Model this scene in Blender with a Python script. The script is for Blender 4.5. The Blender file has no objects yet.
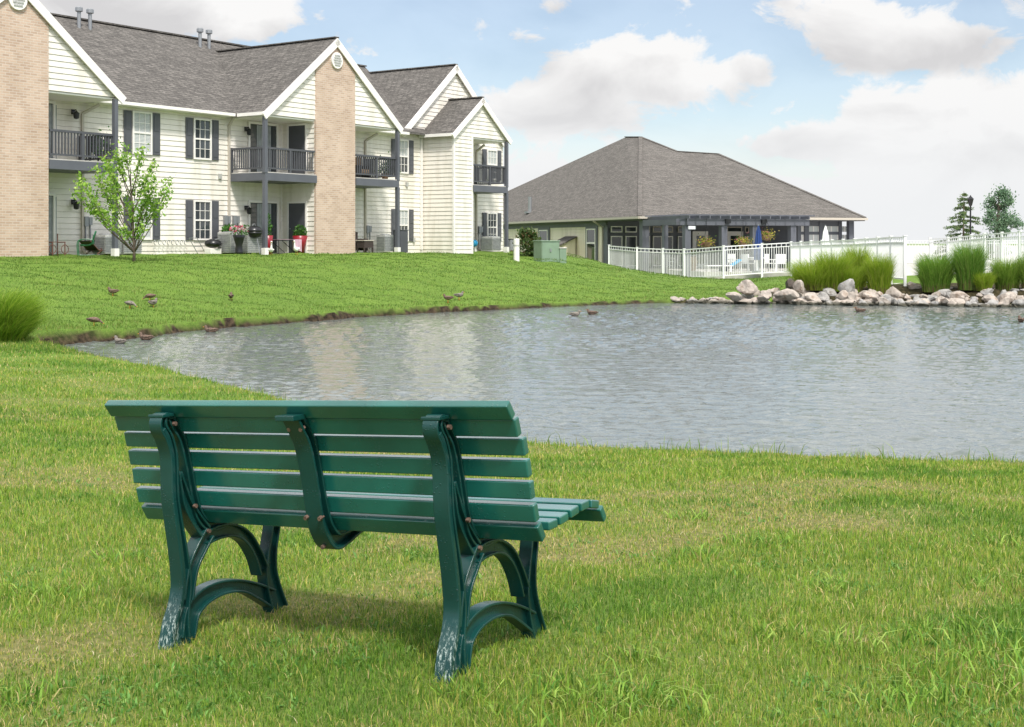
import bpy, bmesh, math, random
import numpy as np
from mathutils import Vector, Matrix, noise
random.seed(7); rng = np.random.default_rng(11)
R = math.radians
F, HZ, EYE = 1330.0, 243.0, 2.05
scn = bpy.context.scene
COL = scn.collection

# ------------------------------------------------------------------ materials
def mat(name, base=(.5,.5,.5), rough=.6, spec=.5, metal=0.0, coat=0.0, var=0.0, vscale=3.0, bump=0.0, bscale=20.0,
        trans=0.0, dirt=None, dscale=1.5, dthr=.6):
    m = bpy.data.materials.new(name); m.use_nodes = True
    nt = m.node_tree; N = nt.nodes; L = nt.links
    b = N['Principled BSDF']
    b.inputs['Base Color'].default_value = (*base, 1); b.inputs['Roughness'].default_value = rough
    b.inputs['Specular IOR Level'].default_value = spec; b.inputs['Metallic'].default_value = metal
    b.inputs['Coat Weight'].default_value = coat; b.inputs['Coat Roughness'].default_value = .12
    b.inputs['Transmission Weight'].default_value = trans
    tc = N.new('ShaderNodeTexCoord')
    out = None
    if var > 0:
        n = N.new('ShaderNodeTexNoise'); n.inputs['Scale'].default_value = vscale; n.inputs['Detail'].default_value = 6
        L.new(tc.outputs['Object'], n.inputs['Vector'])
        r = N.new('ShaderNodeValToRGB'); r.color_ramp.elements[0].position = .3; r.color_ramp.elements[1].position = .7
        r.color_ramp.elements[0].color = (*[c*(1-var) for c in base], 1); r.color_ramp.elements[1].color = (*[min(1, c*(1+var)) for c in base], 1)
        L.new(n.outputs['Fac'], r.inputs['Fac']); out = r.outputs['Color']
    if dirt is not None:
        n2 = N.new('ShaderNodeTexNoise'); n2.inputs['Scale'].default_value = dscale; n2.inputs['Detail'].default_value = 8
        L.new(tc.outputs['Object'], n2.inputs['Vector'])
        r2 = N.new('ShaderNodeValToRGB'); r2.color_ramp.elements[0].position = dthr; r2.color_ramp.elements[1].position = min(1, dthr+.12)
        L.new(n2.outputs['Fac'], r2.inputs['Fac'])
        mx = N.new('ShaderNodeMix'); mx.data_type = 'RGBA'
        L.new(r2.outputs['Color'], mx.inputs['Factor'])
        if out: L.new(out, mx.inputs['A'])
        else: mx.inputs['A'].default_value = (*base, 1)
        mx.inputs['B'].default_value = (*dirt, 1); out = mx.outputs['Result']
    if out: L.new(out, b.inputs['Base Color'])
    if bump > 0:
        n3 = N.new('ShaderNodeTexNoise'); n3.inputs['Scale'].default_value = bscale; n3.inputs['Detail'].default_value = 5
        L.new(tc.outputs['Object'], n3.inputs['Vector'])
        bp = N.new('ShaderNodeBump'); bp.inputs['Strength'].default_value = bump; bp.inputs['Distance'].default_value = .02
        L.new(n3.outputs['Fac'], bp.inputs['Height']); L.new(bp.outputs['Normal'], b.inputs['Normal'])
    return m

def leafmat(name, hue_jit=True, rough=.55, transl=.35):
    """colour comes from the per-face 'col' attribute of the leaf mesh (its own pigment; distance haze mixed in on the far trees)"""
    m = bpy.data.materials.new(name); m.use_nodes = True
    nt = m.node_tree; N = nt.nodes; L = nt.links; b = N['Principled BSDF']
    a = N.new('ShaderNodeAttribute'); a.attribute_name = 'col'
    L.new(a.outputs['Color'], b.inputs['Base Color']); b.inputs['Roughness'].default_value = rough
    b.inputs['Specular IOR Level'].default_value = .25
    t = N.new('ShaderNodeBsdfTranslucent'); L.new(a.outputs['Color'], t.inputs['Color'])
    mx = N.new('ShaderNodeMixShader'); mx.inputs['Fac'].default_value = transl
    L.new(b.outputs[0], mx.inputs[1]); L.new(t.outputs[0], mx.inputs[2])
    L.new(mx.outputs[0], N['Material Output'].inputs['Surface'])
    return m

M = {}
M['siding'] = mat('vinyl_siding', (.83,.78,.71), .5, var=.03, vscale=1.2)
M['siding_tan'] = mat('vinyl_siding_cream', (.82,.73,.58), .5, var=.03, vscale=1.2)
M['white'] = mat('white_trim', (.84,.80,.76), .45, var=.03, vscale=2)
M['fence_white'] = mat('white_vinyl', (.85,.85,.84), .35, var=.02)
M['grey'] = mat('charcoal_paint', (.075,.077,.088), .5, var=.1, vscale=2)
M['grey2'] = mat('slate_paint', (.105,.11,.13), .55, var=.1, vscale=1.5)
M['shutter'] = mat('shutter_paint', (.085,.088,.10), .5)
M['dark'] = mat('dark_interior', (.02,.02,.022), .7)
M['concrete'] = mat('concrete', (.48,.46,.42), .85, var=.12, vscale=4, bump=.2)
M['alu'] = mat('painted_tan_metal', (.50,.45,.38), .5)
M['meter'] = mat('grey_metal', (.3,.31,.32), .45, metal=.5)
M['ac'] = mat('grey_grille', (.24,.245,.25), .6, var=.2, vscale=12)
M['acl'] = mat('pale_grille', (.42,.42,.40), .6, var=.2, vscale=12)
M['greenpaint'] = mat('green_chair_paint', (.015,.14,.055), .35)
M['rust'] = mat('rust_metal', (.16,.07,.05), .6)
M['black'] = mat('black_enamel', (.015,.015,.017), .3)
M['redpot'] = mat('red_glaze', (.26,.012,.022), .35)
M['pink'] = mat('pink_cloth', (.55,.35,.42), .8, var=.15, vscale=8)
M['blue'] = mat('blue_plastic', (.05,.35,.6), .4)
M['navy'] = mat('navy_canvas', (.015,.045,.17), .8, var=.2)
M['canvas'] = mat('white_canvas', (.8,.8,.78), .8, var=.04)
M['boxgreen'] = mat('utility_green', (.20,.28,.20), .5, var=.08, vscale=3)
M['barkbrown'] = mat('bark', (.13,.10,.075), .9, var=.3, vscale=18, bump=.6, bscale=30)
M['rock'] = mat('limestone', (.42,.365,.315), .9, var=.5, vscale=3.2, bump=.7, bscale=9, dirt=(.30,.23,.18), dscale=3.5, dthr=.54)
M['rock2'] = mat('grey_limestone', (.36,.345,.325), .9, var=.5, vscale=3, bump=.7, bscale=9, dirt=(.2,.18,.16), dscale=3.5, dthr=.54)
M['rockdark'] = mat('dark_mulch', (.06,.045,.035), .95, var=.4, vscale=8, bump=.8, bscale=16)
M['duck'] = mat('brown_feathers', (.13,.085,.06), .8, var=.7, vscale=26)
M['duckgrey'] = mat('grey_feathers', (.19,.165,.14), .8, var=.55, vscale=22)
M['duckwhite'] = mat('white_feathers', (.85,.84,.80), .7, var=.04)
M['bill'] = mat('orange_bill', (.5,.2,.02), .5)
M['blind'] = mat('blind_and_sky_pane', (.55,.57,.56), .7)
M['curtain'] = mat('vertical_blind', (.33,.35,.36), .8, var=.2, vscale=5)
M['signwhite'] = mat('sign_white', (.8,.82,.84), .5)
M['flower'] = mat('flower_petals', (.8,.6,.62), .7)
M['wicker'] = mat('dark_wicker', (.05,.035,.03), .8, var=.3, vscale=20)
M['potbrown'] = mat('basket_fibre', (.22,.14,.08), .9, var=.3, vscale=20)

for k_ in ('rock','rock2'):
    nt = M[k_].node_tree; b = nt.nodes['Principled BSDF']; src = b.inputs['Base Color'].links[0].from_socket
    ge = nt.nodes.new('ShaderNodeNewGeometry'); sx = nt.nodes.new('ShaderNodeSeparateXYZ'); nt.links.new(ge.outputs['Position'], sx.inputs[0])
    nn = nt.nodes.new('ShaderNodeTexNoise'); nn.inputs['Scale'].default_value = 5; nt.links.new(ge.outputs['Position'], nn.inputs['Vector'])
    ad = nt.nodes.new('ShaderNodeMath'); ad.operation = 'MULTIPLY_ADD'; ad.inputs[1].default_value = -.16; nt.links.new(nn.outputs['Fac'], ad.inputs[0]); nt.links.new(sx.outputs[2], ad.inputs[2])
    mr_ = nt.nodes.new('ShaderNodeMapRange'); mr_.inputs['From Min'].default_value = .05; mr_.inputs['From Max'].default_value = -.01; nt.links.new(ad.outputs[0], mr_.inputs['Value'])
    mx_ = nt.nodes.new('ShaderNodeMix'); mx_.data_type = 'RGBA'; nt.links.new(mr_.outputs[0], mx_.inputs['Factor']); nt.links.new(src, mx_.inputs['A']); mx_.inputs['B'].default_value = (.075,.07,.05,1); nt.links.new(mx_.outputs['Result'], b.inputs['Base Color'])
def glass(name, base=(.02,.024,.028), var=0.0):
    m = mat(name, base, .06, spec=.8); return m
M['glass'] = glass('window_glass', (.05,.058,.064))
M['glass2'] = glass('clubhouse_glass', (.022,.03,.028))

for k_ in ('siding','siding_tan'):
    nt = M[k_].node_tree; b = nt.nodes['Principled BSDF']; src = b.inputs['Base Color'].links[0].from_socket; tc_ = nt.nodes.new('ShaderNodeTexCoord')
    mp_ = nt.nodes.new('ShaderNodeMapping'); mp_.inputs['Scale'].default_value = (1.6,1.6,.25); nt.links.new(tc_.outputs['Object'], mp_.inputs['Vector'])
    nn = nt.nodes.new('ShaderNodeTexNoise'); nn.inputs['Scale'].default_value = 1.5; nn.inputs['Detail'].default_value = 8; nt.links.new(mp_.outputs[0], nn.inputs['Vector'])
    rp = nt.nodes.new('ShaderNodeValToRGB'); rp.color_ramp.elements[0].position = .36; rp.color_ramp.elements[0].color = (.86,.85,.82,1); rp.color_ramp.elements[1].position = .56; nt.links.new(nn.outputs['Fac'], rp.inputs['Fac'])
    mx_ = nt.nodes.new('ShaderNodeMix'); mx_.data_type = 'RGBA'; mx_.blend_type = 'MULTIPLY'; mx_.inputs['Factor'].default_value = 1; nt.links.new(src, mx_.inputs['A']); nt.links.new(rp.outputs['Color'], mx_.inputs['B']); nt.links.new(mx_.outputs['Result'], b.inputs['Base Color'])
def brick_mat():
    m = bpy.data.materials.new('tan_brick'); m.use_nodes = True
    N = m.node_tree.nodes; L = m.node_tree.links; b = N['Principled BSDF']
    tc = N.new('ShaderNodeTexCoord'); sp = N.new('ShaderNodeSeparateXYZ'); L.new(tc.outputs['Object'], sp.inputs[0])
    ad = N.new('ShaderNodeMath'); ad.operation = 'ADD'; L.new(sp.outputs[0], ad.inputs[0]); L.new(sp.outputs[1], ad.inputs[1])
    cb = N.new('ShaderNodeCombineXYZ'); L.new(ad.outputs[0], cb.inputs[0]); L.new(sp.outputs[2], cb.inputs[1])
    br = N.new('ShaderNodeTexBrick'); L.new(cb.outputs[0], br.inputs['Vector'])
    br.inputs['Color1'].default_value = (.60,.44,.34,1); br.inputs['Color2'].default_value = (.42,.285,.215,1)
    br.inputs['Mortar'].default_value = (.62,.53,.45,1); br.inputs['Scale'].default_value = 1
    br.inputs['Brick Width'].default_value = .26; br.inputs['Row Height'].default_value = .085; br.inputs['Mortar Size'].default_value = .011
    br.inputs['Bias'].default_value = -.35
    n = N.new('ShaderNodeTexNoise'); n.inputs['Scale'].default_value = 1.3; n.inputs['Detail'].default_value = 5; L.new(tc.outputs['Object'], n.inputs['Vector'])
    mx = N.new('ShaderNodeMix'); mx.data_type = 'RGBA'; mx.blend_type = 'MULTIPLY'; mx.inputs['Factor'].default_value = 1
    r = N.new('ShaderNodeValToRGB'); r.color_ramp.elements[0].position = .35; r.color_ramp.elements[0].color = (.86,.84,.82,1); r.color_ramp.elements[1].position = .65
    L.new(n.outputs['Fac'], r.inputs['Fac']); L.new(br.outputs['Color'], mx.inputs['A']); L.new(r.outputs['Color'], mx.inputs['B'])
    L.new(mx.outputs['Result'], b.inputs['Base Color']); b.inputs['Roughness'].default_value = .9
    bp = N.new('ShaderNodeBump'); bp.inputs['Strength'].default_value = .4; bp.inputs['Distance'].default_value = .01; bp.invert = True
    L.new(br.outputs['Fac'], bp.inputs['Height']); L.new(bp.outputs['Normal'], b.inputs['Normal'])
    return m
M['brick'] = brick_mat()

def shingle_mat(name, c1, c2, c3):
    m = bpy.data.materials.new(name); m.use_nodes = True
    N = m.node_tree.nodes; L = m.node_tree.links; b = N['Principled BSDF']
    tc = N.new('ShaderNodeTexCoord'); sp = N.new('ShaderNodeSeparateXYZ'); L.new(tc.outputs['Object'], sp.inputs[0])
    ad = N.new('ShaderNodeMath'); ad.operation = 'ADD'; L.new(sp.outputs[0], ad.inputs[0]); L.new(sp.outputs[1], ad.inputs[1])
    zz = N.new('ShaderNodeMath'); zz.operation = 'MULTIPLY'; zz.inputs[1].default_value = 1.7; L.new(sp.outputs[2], zz.inputs[0])
    cb = N.new('ShaderNodeCombineXYZ'); L.new(ad.outputs[0], cb.inputs[0]); L.new(zz.outputs[0], cb.inputs[1])
    br = N.new('ShaderNodeTexBrick'); L.new(cb.outputs[0], br.inputs['Vector'])
    br.inputs['Color1'].default_value = (*c1,1); br.inputs['Color2'].default_value = (*c2,1); br.inputs['Mortar'].default_value = (*c3,1)
    br.inputs['Scale'].default_value = 1; br.inputs['Brick Width'].default_value = .33; br.inputs['Row Height'].default_value = .16; br.inputs['Mortar Size'].default_value = .016
    n = N.new('ShaderNodeTexNoise'); n.inputs['Scale'].default_value = 9; n.inputs['Detail'].default_value = 8; n.inputs['Roughness'].default_value = .75
    mp = N.new('ShaderNodeMapping'); mp.inputs['Scale'].default_value = (1,1,2.2); L.new(tc.outputs['Object'], mp.inputs['Vector']); L.new(mp.outputs[0], n.inputs['Vector'])
    r = N.new('ShaderNodeValToRGB'); r.color_ramp.elements[0].position = .36; r.color_ramp.elements[0].color = (.55,.55,.55,1); r.color_ramp.elements[1].position = .64; r.color_ramp.elements[1].color = (1.45,1.42,1.4,1)
    L.new(n.outputs['Fac'], r.inputs['Fac'])
    mx = N.new('ShaderNodeMix'); mx.data_type = 'RGBA'; mx.blend_type = 'MULTIPLY'; mx.inputs['Factor'].default_value = 1
    L.new(br.outputs['Color'], mx.inputs['A']); L.new(r.outputs['Color'], mx.inputs['B'])
    L.new(mx.outputs['Result'], b.inputs['Base Color']); b.inputs['Roughness'].default_value = .95; b.inputs['Specular IOR Level'].default_value = .2
    return m
M['roof'] = shingle_mat('grey_brown_shingles', (.165,.155,.142), (.10,.094,.087), (.072,.068,.063))
M['roof2'] = shingle_mat('clubhouse_shingles', (.172,.160,.145), (.115,.107,.097), (.083,.078,.072))

def bench_mat(name, base, wear):
    m = bpy.data.materials.new(name); m.use_nodes = True
    N = m.node_tree.nodes; L = m.node_tree.links; b = N['Principled BSDF']
    tc = N.new('ShaderNodeTexCoord')
    n = N.new('ShaderNodeTexNoise'); n.inputs['Scale'].default_value = 6; n.inputs['Detail'].default_value = 6; L.new(tc.outputs['Object'], n.inputs['Vector'])
    r = N.new('ShaderNodeValToRGB'); r.color_ramp.elements[0].position = .3; r.color_ramp.elements[0].color = (*[c*.8 for c in base],1)
    r.color_ramp.elements[1].position = .7; r.color_ramp.elements[1].color = (*[c*1.2 for c in base],1); L.new(n.outputs['Fac'], r.inputs['Fac'])
    col = r.outputs['Color']
    # fine drips / dust
    n2 = N.new('ShaderNodeTexNoise'); n2.inputs['Scale'].default_value = 55; n2.inputs['Detail'].default_value = 3; L.new(tc.outputs['Object'], n2.inputs['Vector'])
    r2 = N.new('ShaderNodeValToRGB'); r2.color_ramp.elements[0].position = .66; r2.color_ramp.elements[1].position = .74; L.new(n2.outputs['Fac'], r2.inputs['Fac'])
    if wear:   # chipped pale paint near the feet, in its own scratched patches
        sp = N.new('ShaderNodeSeparateXYZ'); L.new(tc.outputs['Object'], sp.inputs[0])
        mr = N.new('ShaderNodeMapRange'); mr.inputs['From Min'].default_value = .17; mr.inputs['From Max'].default_value = .06; mr.inputs['To Min'].default_value = 0; mr.inputs['To Max'].default_value = 1
        L.new(sp.outputs[2], mr.inputs['Value'])
        mp = N.new('ShaderNodeMapping'); mp.inputs['Scale'].default_value = (70,60,14); mp.inputs['Rotation'].default_value = (0,.5,.4); L.new(tc.outputs['Object'], mp.inputs['Vector'])
        n3 = N.new('ShaderNodeTexNoise'); n3.inputs['Scale'].default_value = 1.8; n3.inputs['Detail'].default_value = 8; n3.inputs['Roughness'].default_value = .8; L.new(mp.outputs[0], n3.inputs['Vector'])
        lt = N.new('ShaderNodeMapRange'); lt.inputs['From Min'].default_value = .53; lt.inputs['From Max'].default_value = .58; L.new(n3.outputs['Fac'], lt.inputs['Value'])
        # the outer (rear) faces took the scuffs
        lv = N.new('ShaderNodeMapRange'); lv.inputs['From Min'].default_value = .085; lv.inputs['From Max'].default_value = .06; L.new(sp.outputs[1], lv.inputs['Value'])
        mu = N.new('ShaderNodeMath'); mu.operation = 'MULTIPLY'; L.new(mr.outputs[0], mu.inputs[0]); L.new(lt.outputs[0], mu.inputs[1])
        mu2 = N.new('ShaderNodeMath'); mu2.operation = 'MULTIPLY'; L.new(mu.outputs[0], mu2.inputs[0]); L.new(lv.outputs[0], mu2.inputs[1])
        mx = N.new('ShaderNodeMix'); mx.data_type = 'RGBA'; L.new(mu2.outputs[0], mx.inputs['Factor']); L.new(col, mx.inputs['A']); mx.inputs['B'].default_value = (.42,.50,.46,1)
        col = mx.outputs['Result']
    L.new(col, b.inputs['Base Color'])
    b.inputs['Roughness'].default_value = .32; b.inputs['Coat Weight'].default_value = .25 if wear else .8; b.inputs['Coat Roughness'].default_value = .14; b.inputs['Specular IOR Level'].default_value = .45 if wear else .5
    vo = N.new('ShaderNodeTexVoronoi'); vo.inputs['Scale'].default_value = 95; L.new(tc.outputs['Object'], vo.inputs['Vector'])
    rv = N.new('ShaderNodeMapRange'); rv.inputs['From Min'].default_value = .30; rv.inputs['From Max'].default_value = .12; L.new(vo.outputs['Distance'], rv.inputs['Value'])
    mk = N.new('ShaderNodeTexNoise'); mk.inputs['Scale'].default_value = 14; L.new(tc.outputs['Object'], mk.inputs['Vector'])
    mk2 = N.new('ShaderNodeMapRange'); mk2.inputs['From Min'].default_value = .5; mk2.inputs['From Max'].default_value = .58; L.new(mk.outputs['Fac'], mk2.inputs['Value'])
    mm = N.new('ShaderNodeMath'); mm.operation = 'MULTIPLY'; L.new(rv.outputs[0], mm.inputs[0]); L.new(mk2.outputs[0], mm.inputs[1])
    bp = N.new('ShaderNodeBump'); bp.inputs['Strength'].default_value = .7; bp.inputs['Distance'].default_value = .002
    L.new(mm.outputs[0], bp.inputs['Height'])
    bp2 = N.new('ShaderNodeBump'); bp2.inputs['Strength'].default_value = .25; bp2.inputs['Distance'].default_value = .002
    L.new(n.outputs['Fac'], bp2.inputs['Height']); L.new(bp.outputs['Normal'], bp2.inputs['Normal']); L.new(bp2.outputs['Normal'], b.inputs['Normal'])
    return m
M['bench_slat'] = bench_mat('wet_green_slat_paint', (.009,.110,.088), False)
M['bench_iron'] = bench_mat('green_cast_iron_paint', (.004,.045,.040), True)
M['bolt'] = mat('rusty_bolt', (.20,.13,.10), .6, metal=.4, var=.4, vscale=60)

# ------------------------------------------------------------------ mesh builder
class MB:
    def __init__(s): s.v = []; s.f = []
    def add(s, vs, fs):
        o = len(s.v); s.v += [tuple(p) for p in vs]; s.f += [tuple(i+o for i in f) for f in fs]; return s
    def box(s, x0, x1, y0, y1, z0, z1):
        return s.add([(x0,y0,z0),(x1,y0,z0),(x1,y1,z0),(x0,y1,z0),(x0,y0,z1),(x1,y0,z1),(x1,y1,z1),(x0,y1,z1)],
                     [(0,3,2,1),(4,5,6,7),(0,1,5,4),(1,2,6,5),(2,3,7,6),(3,0,4,7)])
    def bar(s, p, q, w, h, up=(0,0,1)):
        p, q = Vector(p), Vector(q); d = (q-p).normalized(); u = Vector(up)
        if abs(d.dot(u)) > .98: u = Vector((1,0,0))
        a = d.cross(u).normalized()*w/2; b = a.cross(d).normalized()*h/2
        c = [p-a-b,p+a-b,p+a+b,p-a+b,q-a-b,q+a-b,q+a+b,q-a+b]
        return s.add(c, [(0,1,2,3),(7,6,5,4),(0,4,5,1),(1,5,6,2),(2,6,7,3),(3,7,4,0)])
    def tube(s, pts, rads, n=8, cap=True, sx=1.0):
        pts = [Vector(p) for p in pts]; vs = []; fs = []
        if not hasattr(rads, '__len__'): rads = [rads]*len(pts)
        ref = None
        for i, p in enumerate(pts):
            d = (pts[min(i+1,len(pts)-1)]-pts[max(i-1,0)]).normalized()
            if ref is None: ref = Vector((1,0,0)) if abs(d.x) < .8 else Vector((0,1,0))
            a = (ref - d*ref.dot(d)).normalized(); b = d.cross(a); ref = a
            for k in range(n):
                t = 2*math.pi*k/n; vs.append(p+a*math.cos(t)*rads[i]*sx+b*math.sin(t)*rads[i])
        for i in range(len(pts)-1):
            for k in range(n):
                k2 = (k+1)%n; fs.append((i*n+k, i*n+k2, (i+1)*n+k2, (i+1)*n+k))
        if cap: fs.append(tuple(range(n-1,-1,-1))); fs.append(tuple((len(pts)-1)*n+k for k in range(n)))
        return s.add(vs, fs)
    def lathe(s, prof, cx=0, cy=0, n=16):
        return s.tube([(cx,cy,z) for r,z in prof], [max(r,1e-3) for r,z in prof], n)
    def slab(s, poly, t):
        """planar polygon given in 3D, thickened straight down"""
        n = len(poly); top = [tuple(p) for p in poly]; bot = [(p[0],p[1],p[2]-t) for p in poly]
        fs = [tuple(range(n)), tuple(range(2*n-1,n-1,-1))]
        fs += [(i, n+i, n+(i+1)%n, (i+1)%n) for i in range(n)]
        return s.add(top+bot, fs)
    def prism(s, poly, off):
        n = len(poly); off = Vector(off)
        a = [tuple(p) for p in poly]; b = [tuple(Vector(p)+off) for p in poly]
        fs = [tuple(range(n)), tuple(range(2*n-1,n-1,-1))]+[(i,n+i,n+(i+1)%n,(i+1)%n) for i in range(n)]
        return s.add(a+b, fs)
    def clap(s, o, d, n, z0, z1, ext, h=.2, proud=.028):
        """lapped boards: o origin xy, d direction along wall, n outward; ext(z) -> (l, r)"""
        z = z0
        while z < z1-1e-4:
            zt = min(z+h, z1); l0, r0 = ext(z); l1, r1 = ext(zt)
            if r0-l0 > .02:
                if r1 < l1: l1 = r1 = (l1+r1)/2
                P = lambda t, zz, k: (o[0]+d[0]*t+n[0]*k, o[1]+d[1]*t+n[1]*k, zz); g_ = min(.011, (zt-z)*.3)
                s.add([P(l0,z+g_,proud),P(r0,z+g_,proud),P(r1,zt,.006),P(l1,zt,.006),P(l0,z+g_,-.022),P(r0,z+g_,-.022),P(l0,z,-.022),P(r0,z,-.022),P(l0,z,.006),P(r0,z,.006)], [(0,1,2,3),(4,5,1,0),(6,7,5,4),(8,9,7,6)])
            z = zt
        return s
    def ribbon(s, pts, u0, u1, sub=5):
        """flat curved bar in the (y,z) plane, (y,z,width), extruded in x from u0 to u1"""
        P = catmull(pts, sub); n = len(P); Lf = []; Rt = []
        for i in range(n):
            a = P[max(i-1,0)]; b = P[min(i+1,n-1)]; dx, dz = b[0]-a[0], b[1]-a[1]; l = math.hypot(dx,dz) or 1
            nx, nz = -dz/l, dx/l; w = P[i][2]/2
            Lf.append((P[i][0]+nx*w, P[i][1]+nz*w)); Rt.append((P[i][0]-nx*w, P[i][1]-nz*w))
        vs = []
        for i in range(n): vs += [(u0,*Lf[i]),(u1,*Lf[i]),(u1,*Rt[i]),(u0,*Rt[i])]
        fs = [(0,1,2,3), tuple((n-1)*4+k for k in (3,2,1,0))]
        for i in range(n-1):
            for k in range(4): fs.append((i*4+k, (i+1)*4+k, (i+1)*4+(k+1)%4, i*4+(k+1)%4))
        return s.add(vs, fs)
    def build(s, name, m, parent=None, smooth=False, bevel=0, seg=2):
        me = bpy.data.meshes.new(name); me.from_pydata(s.v, [], s.f); me.update()
        bm = bmesh.new(); bm.from_mesh(me); bmesh.ops.recalc_face_normals(bm, faces=bm.faces[:]); bm.to_mesh(me); bm.free()
        o = bpy.data.objects.new(name, me); COL.objects.link(o)
        me.materials.append(M[m] if isinstance(m, str) else m)
        if smooth: me.polygons.foreach_set('use_smooth', [True]*len(me.polygons))
        if bevel:
            md = o.modifiers.new('bevel', 'BEVEL'); md.width = bevel; md.segments = seg; md.limit_method = 'ANGLE'; md.angle_limit = R(40)
            md.harden_normals = False
            me.polygons.foreach_set('use_smooth', [True]*len(me.polygons))
            wn = o.modifiers.new('wn', 'WEIGHTED_NORMAL'); wn.keep_sharp = False
        if parent: o.parent = parent
        return o

def catmull(pts, sub):
    out = []; n = len(pts)
    for i in range(n-1):
        p0 = pts[max(i-1,0)]; p1 = pts[i]; p2 = pts[i+1]; p3 = pts[min(i+2,n-1)]
        for k in range(sub):
            t = k/sub
            out.append(tuple(.5*((2*b)+(-a+c)*t+(2*a-5*b+4*c-d)*t*t+(-a+3*b-3*c+d)*t**3) for a,b,c,d in zip(p0,p1,p2,p3)))
    out.append(tuple(pts[-1])); return out

def tag(o, label=None, cat=None, group=None, kind=None):
    if label: o['label'] = label
    if cat: o['category'] = cat
    if group: o['group'] = group
    if kind: o['kind'] = kind
    return o
def empty(name, loc, rz=0, label=None, cat=None, group=None):
    o = bpy.data.objects.new(name, None); COL.objects.link(o); o.location = loc; o.rotation_euler = (0,0,rz); o.empty_display_size = .2
    return tag(o, label, cat, group)
def copy_tree(o, parent=None):
    c = o.copy(); COL.objects.link(c)
    if parent: c.parent = parent
    for ch in list(o.children): copy_tree(ch, c)
    return c

def np_mesh(name, V, Fc, mats, cols=None, smooth=False):
    """V (n,3) array, Fc (m,3) or (m,4); cols per face colour (m,3)"""
    me = bpy.data.meshes.new(name); n = len(V); m, k = Fc.shape
    me.vertices.add(n); me.vertices.foreach_set('co', V.astype(np.float32).ravel())
    me.loops.add(m*k); me.loops.foreach_set('vertex_index', Fc.astype(np.int32).ravel())
    me.polygons.add(m); me.polygons.foreach_set('loop_start', np.arange(0, m*k, k, dtype=np.int32))
    me.update(calc_edges=True)
    if smooth: me.polygons.foreach_set('use_smooth', np.ones(m, dtype=bool))
    if cols is not None:
        a = me.attributes.new('col', 'FLOAT_COLOR', 'FACE'); c4 = np.ones((m,4), np.float32); c4[:,:3] = cols; a.data.foreach_set('color', c4.ravel())
    o = bpy.data.objects.new(name, me); COL.objects.link(o); me.materials.append(mats)
    return o

def W(px, py, Y): return Vector(((px-512)/F*Y, Y, EYE-(py-HZ)/F*Y))

# ------------------------------------------------------------------ apartment frame
TH = math.atan2(.823, .568); UX, UY = math.cos(TH), math.sin(TH)
P0 = (-9.70, 52.0); FZ = EYE-.41
def ap(x, y, z=0): return Vector((P0[0]+UX*x-UY*y, P0[1]+UY*x+UX*y, FZ+z))
def s_of(px, y):
    k = (px-512)/F; return (k*(P0[1]+UX*y)-(P0[0]-UY*y))/(UX-k*UY)
def z_of(px, py, y):
    s = s_of(px, y); Y = ap(s, y).y; return EYE+(HZ-py)*Y/F-FZ
# ------------------------------------------------------------------ clubhouse frame
TC = R(19.7); CX, CY, CZ = .0962*74, 74.0, .5
CB = math.cos(TC), math.sin(TC)
def cl(x, y, z=0): return Vector((CX+CB[0]*x-CB[1]*y, CY+CB[1]*x+CB[0]*y, CZ+z))
def cx_of(px, y):
    k = (px-512)/F; return (k*(CY+CB[0]*y)-(CX-CB[1]*y))/(CB[0]-k*CB[1])
def cz_of(px, py, y): return EYE+(HZ-py)*cl(cx_of(px, y), y).y/F-CZ

# ------------------------------------------------------------------ terrain
POND_PX = [(1500,477),(1250,471),(1024,465),(800,459),(640,453),(530,448),(400,430),(280,403),(150,372.5),(80,359),(30,351.5),(45,346.5),(110,341),(200,330.5),(300,322),(400,314.5),
           (500,309.5),(600,304.8),(655,303),(700,303),(800,304),(900,305),(960,306),(1024,307.5),(1200,312),(1420,330),(1600,370),(1620,430)]
def wpt(px, py):
    Y = F*EYE/(py-HZ); return ((px-512)/F*Y, Y)
_p = [wpt(*p) for p in POND_PX]
PP = np.array(catmull([(*p,) for p in _p+[_p[0]]], 5)[:-1])
def pond_d(x, y):
    """signed distance to the shore, positive on land"""
    out = np.empty(len(x))
    A = PP; B = np.roll(PP, -1, 0)
    for c in range(0, len(x), 40000):
        X = x[c:c+40000,None]; Y = y[c:c+40000,None]
        ax, ay = A[:,0], A[:,1]; dx, dy = B[:,0]-ax, B[:,1]-ay
        t = np.clip(((X-ax)*dx+(Y-ay)*dy)/(dx*dx+dy*dy), 0, 1)
        d = np.sqrt(((X-ax-t*dx)**2+(Y-ay-t*dy)**2).min(1))
        cr = ((ay > Y) != (B[:,1] > Y)) & (X < ax+(Y-ay)*dx/np.where(dy==0,1e-9,dy))
        ins = cr.sum(1) % 2 == 1
        out[c:c+40000] = np.where(ins, -d, d)
    return out
CP = []
def cp(x, y, z): CP.append((x, y, z))
for x, y in [(-.24,4.04),(.05,4.6),(.5,4.2)]: cp(x, y, .705)
cp(-1.22,4.58,.645); cp(-.9,5.15,.645); cp(-.7,4.3,.68)
for x, y, z in [(0,0,.78),(-6,0,.80),(6,0,.72),(0,-8,.9),(-15,5,.85),(15,3,.6),(-4,6,.66),(4,6,.62),(0,8,.52),(-4,10,.52),(4,9.5,.38),(8,8,.4),(-8,14,.5),(-12,20,.42),(-14,24,.55),
                (-20,14,.8),(-22,26,1.1),(-30,10,1.2),(20,8,.4),(40,0,.6)]: cp(x, y, z)
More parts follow.
